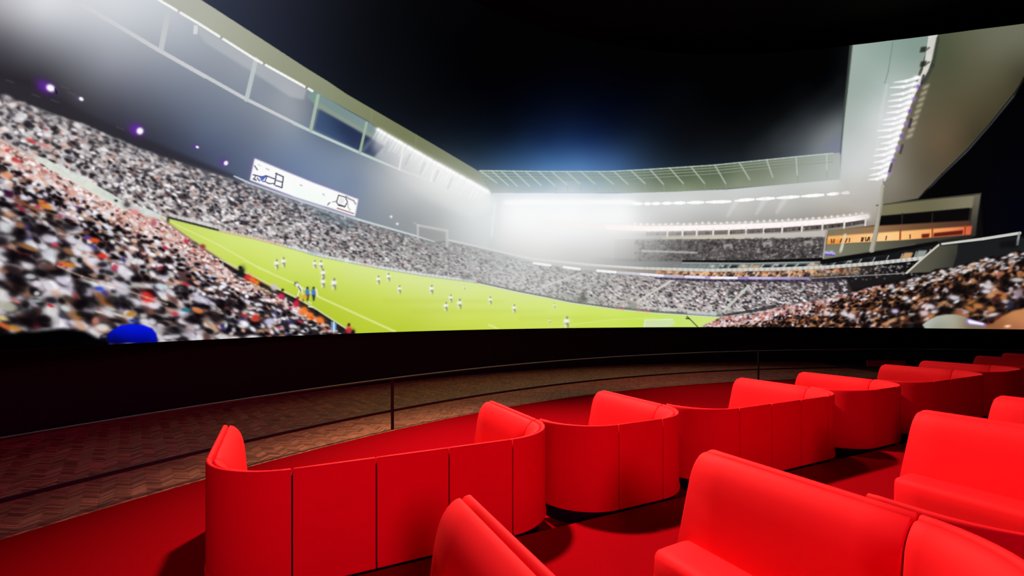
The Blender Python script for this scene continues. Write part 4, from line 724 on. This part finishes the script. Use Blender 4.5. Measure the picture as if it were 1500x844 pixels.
# the dark frame that carries it
k = 90; V, F = [], []
for i in range(k+1):
    q = i/k*(NCOL-1); a = float(np.interp(q, np.arange(NCOL), th)); zt = float(np.interp(q, np.arange(NCOL), z_top))
    for r, z in ((S_R+.02, Z_BOT-.01), (S_R+.12, Z_BOT-.01), (S_R+.12, zt+.03), (S_R+.02, zt+.03)):
        V.append((S_C[0]+r*math.cos(a), S_C[1]+r*math.sin(a), z))
for i in range(k):
    for q in range(4): p = (q+1) % 4; F.append((4*i+q, 4*i+p, 4*i+4+p, 4*i+4+q))
F += [(3, 2, 1, 0), (4*k, 4*k+1, 4*k+2, 4*k+3)]
o = mesh_obj('screen_frame', V, F, M_black, scr, 30); o.matrix_parent_inverse = Matrix.Translation(-Vector(scr.location))
# ---------------------------------------------------------------- booths
HB, RC, DEPTH = 1.04, .60, 1.83            # back height, corner radius, wing length from the outer back
SHELL = [(0, .17), (0, .60), (0, .90), (0, .97), (0, 1.015), (.003, 1.031), (.010, 1.039), (.020, 1.039), (.033, 1.030), (.042, 1.014), (.045, .96), (.045, .60), (.045, .17)]
CUSHION = [(.048, .19), (.048, .60), (.048, .93), (.049, .99), (.053, 1.016), (.062, 1.024), (.078, 1.021), (.102, 1.003), (.127, .976), (.149, .942), (.165, .902), (.179, .845), (.190, .78), (.207, .58), (.225, .41), (.238, .19)]
SEAT = [(.20, .18), (.20, .39), (.215, .425), (.25, .435), (.46, .435), (.505, .43), (.532, .412), (.546, .38), (.548, .30), (.546, .18)]
PLINTH = [(.07, .0), (.07, .17), (.44, .17), (.44, .0)]
SEAM_BLOCK = [(.028, .20), (.028, .985), (.085, .985), (.085, .20)]  # profile of the black strip added behind the panel seams to block light
HEM = [(-.009, .172), (-.010, .195), (-.006, .212), (.001, .214), (.001, .172)]

def path_piece(kind, W, a=0.0, b=0.0):
    """samples (x, y, inward nx, ny) of one stretch of the booth's outer line"""
    if kind == 'wing_left': return [(0, y, 1, 0) for y in np.linspace(b, a, 7)]
    if kind == 'corner_left': return [(0, y, 1, 0) for y in np.linspace(b, a, 4)][:-1 if b > a else 0]+[(RC+RC*math.cos(t), RC+RC*math.sin(t), -math.cos(t), -math.sin(t)) for t in np.linspace(math.pi, 1.5*math.pi, 13)]
    if kind == 'straight': return [(x, 0, 0, 1) for x in np.linspace(a, b, 4)]
    if kind == 'corner_right': return [(W-RC+RC*math.cos(t), RC+RC*math.sin(t), -math.cos(t), -math.sin(t)) for t in np.linspace(1.5*math.pi, 2*math.pi, 13)]
    return [(W, y, -1, 0) for y in np.linspace(a, b, 7)]

def sweep(path, prof, gap=.0035, soft=.006, slant0=0.0, slant1=0.0):
    """a closed profile (inset u, height z) carried along a path, its two ends softened; slant = the end leans out towards its foot"""
    n = len(prof); P = np.array(prof, float); cen = P.mean(0); V, F = [], []
    path = [np.array(p, float) for p in path]
    t0 = path[1][:2]-path[0][:2]; t0 /= np.linalg.norm(t0); t1 = path[-1][:2]-path[-2][:2]; t1 /= np.linalg.norm(t1)
    def put(p, off, sh, slant, tdir):
        for u, z in P:
            du, dz = cen[0]-u, cen[1]-z; L = math.hypot(du, dz)+1e-9; k = min(sh, .45*abs(du)+.45*abs(dz))/L
            uu, zz = u+du*k, z+dz*k; s = off
            if slant:
                s += slant*(HB-zz)
                rr = .05; q = zz-(HB-rr)
                if q > 0: s -= rr-math.sqrt(max(rr*rr-q*q, 0))
            x = p[0]+p[2]*uu+tdir[0]*s; y = p[1]+p[3]*uu+tdir[1]*s
            V.append((x, y, zz))
    rings = 0
    put(path[0], gap, soft, slant0, t0 if not slant0 else -t0); rings += 1
    put(path[0], gap+soft if not slant0 else gap-soft, 0, slant0, t0 if not slant0 else -t0); rings += 1
    for p in path[1:-1]: put(p, 0, 0, 0, t0); rings += 1
    put(path[-1], -(gap+soft), 0, slant1, t1); rings += 1
    put(path[-1], -gap, soft, slant1, t1); rings += 1
    for i in range(rings-1):
        for q in range(n):
            p = (q+1) % n; F.append((i*n+q, i*n+p, (i+1)*n+p, (i+1)*n+q))
    F.append(tuple(range(n-1, -1, -1))); F.append(tuple(range((rings-1)*n, rings*n)))
    F = [tuple(reversed(f)) for f in F]
    return V, F

def make_booth(W, left, gap=.0045):
    """left: length of the left arm from the outer back (RC = none)"""
    root = empty('booth_bench', (0, 0, 0))
    pieces = []
    if left > 1.5: pieces.append(('wing_left', RC, left))
    pieces.append(('corner_left', RC, left if left < 1.5 else RC))
    k = int(round((W-2*RC)/.6))
    for i in range(k): pieces.append(('straight', RC+i*.6, RC+(i+1)*.6))
    pieces += [('corner_right', 0, 0), ('wing_right', RC, DEPTH)]
    for kind, a, b in pieces:
        pth = path_piece(kind, W, a, b)
        s0 = .13 if kind == 'wing_left' and left > 1.5 else 0.0; s1 = .13 if kind == 'wing_right' else 0.0
        V, F = sweep(pth, SHELL, gap, .006, s0, s1); sh = mesh_obj('shell_panel', V, F, M_red, root, 50)
        V, F = sweep(pth, HEM, gap, .002, s0, s1); mesh_obj('hem', V, F, M_red, sh, 50)
        V, F = sweep(pth, CUSHION, gap, .010, s0, s1); mesh_obj('back_cushion', V, F, M_red, root, 50)
        V, F = sweep(pth, SEAT, .003, .022); mesh_obj('seat_cushion', V, F, M_red, root, 50)
    pth, block_path = [], []
    for kind, a, b in pieces:
        q = path_piece(kind, W, a, b-.06 if kind.startswith('wing') else b); block_path += q if not block_path else q[1:]
        if kind == 'wing_right': b -= .3
        if kind == 'wing_left': b = max(b-.3, RC+.05)
        q = path_piece(kind, W, a, b); pth += q if not pth else q[1:]
    V, F = sweep(pth, PLINTH, .0, .0); mesh_obj('plinth', V, F, M_plinth, root)
    V, F = sweep(block_path, SEAM_BLOCK, .0, .0); mesh_obj('seam_light_block', V, F, M_plinth, root)  # added strip, no real part: stops light leaking, keeps the seams dark
    return root

def copy_tree(o, parent=None):
    c = o.copy(); COL.objects.link(c)
    if parent: c.parent = parent
    for ch in list(o.children): copy_tree(ch, c)
    return c

def place(proto, used, x, y, z, label, group):
    r = proto if id(proto) not in used else copy_tree(proto); used.add(id(proto))
    r.location = (x, y, z); tag(r, label, 'bench', group); return r

G1, G2 = 'red booths of the front row', 'red booths of the second row'
used = set()
end_booth = make_booth(3.0, DEPTH, .0065)
small = make_booth(1.80, RC+.0)
wide = make_booth(3.0, RC+.0)
place(end_booth, used, -.52, 3.745, FLOOR, 'wide red upholstered booth at the open end of the front row, two arms showing', G1)
place(small, used, 2.50, 3.755, FLOOR, 'narrow red booth next to the wide end booth of the front row', G1)
place(wide, used, 4.345, 3.765, FLOOR, 'wide red booth between the two nearest narrow booths of the front row', G1)
place(small, used, 7.365, 3.775, FLOOR, 'second narrow red booth of the front row, dimmer back with one seam showing', G1)
place(wide, used, 9.185, 3.79, FLOOR, 'dark-backed wide red booth of the front row beside the dull red railing panel', G1)
place(small, used, 12.205, 3.81, FLOOR, 'third narrow red booth of the front row, shadowed far towards the wall', G1)
place(wide, used, 14.03, 3.83, FLOOR, 'second last front row booth in view, only the top of its arm clear', G1)
place(small, used, 17.05, 3.85, FLOOR, 'farthest red booth of the front row, a sliver at the picture edge', G1)
Y2 = .52
small2 = make_booth(1.80, .86)
wide2 = make_booth(3.0, .86)
place(small2, used, -.885, Y2, 0.0, 'red booth nearest the camera whose arm hides the wide end booth', G2)
place(copy_tree(small2), used, .962, Y2, 0.0, 'near red booth with its seat end showing beside the carpet aisle', G2)
place(wide2, used, 2.806, Y2, 0.0, 'wide second row red booth with its long seat front lit bright', G2)
place(copy_tree(small2), used, 5.835, Y2, 0.0, 'second row red booth at the picture edge, only its arm top showing', G2)
# ---------------------------------------------------------------- railing along the carpet's edge
rail = empty('railing', polar(R_CARPET+.06, 113.4, FLOOR), 'thin dark metal railing with low glass panels along the red carpet edge', 'railing')
def rail_part(name, r0, r1, z0, z1, a0, a1, n, m):
    o = ring(name, r0, r1, z0, z1, a0, a1, n, m, rail); o.matrix_parent_inverse = Matrix.Translation(-Vector(rail.location)); return o
RR = R_CARPET+.06
POSTS = [149.0, 113.4, 77.8, 42.2]
M_toprail = mat('brushed_dark_rail', (.035, .022, .02), .45, metallic=.6, noise=.08)
rail_part('top_rail', RR-.025, RR+.025, .775, .80, POSTS[-1], POSTS[0], 150, M_toprail)
rail_part('mid_rail', RR-.014, RR+.014,   .165, .212, POSTS[-1], POSTS[0], 150, M_metal)
for a in POSTS:
    w = math.degrees(.021/RR); rail_part('post', RR-.02, RR+.02, FLOOR-.01, .775, a-w, a+w, 1, M_metal)
for a0, a1 in zip(POSTS[1:], POSTS[:-1]):
    g = rail_part('glass_panel', RR-.006, RR+.006, FLOOR-.011, .172, a0+.1, a1-.1, 60, M_glass)
a0, a1 = 62.3, 66.1
o = rail_part('rail_panel', RR-.012, RR+.012, .21, .41, a0, a1, 12, M_rail_panel); o['label'] = 'dull red panel fixed on the rail'
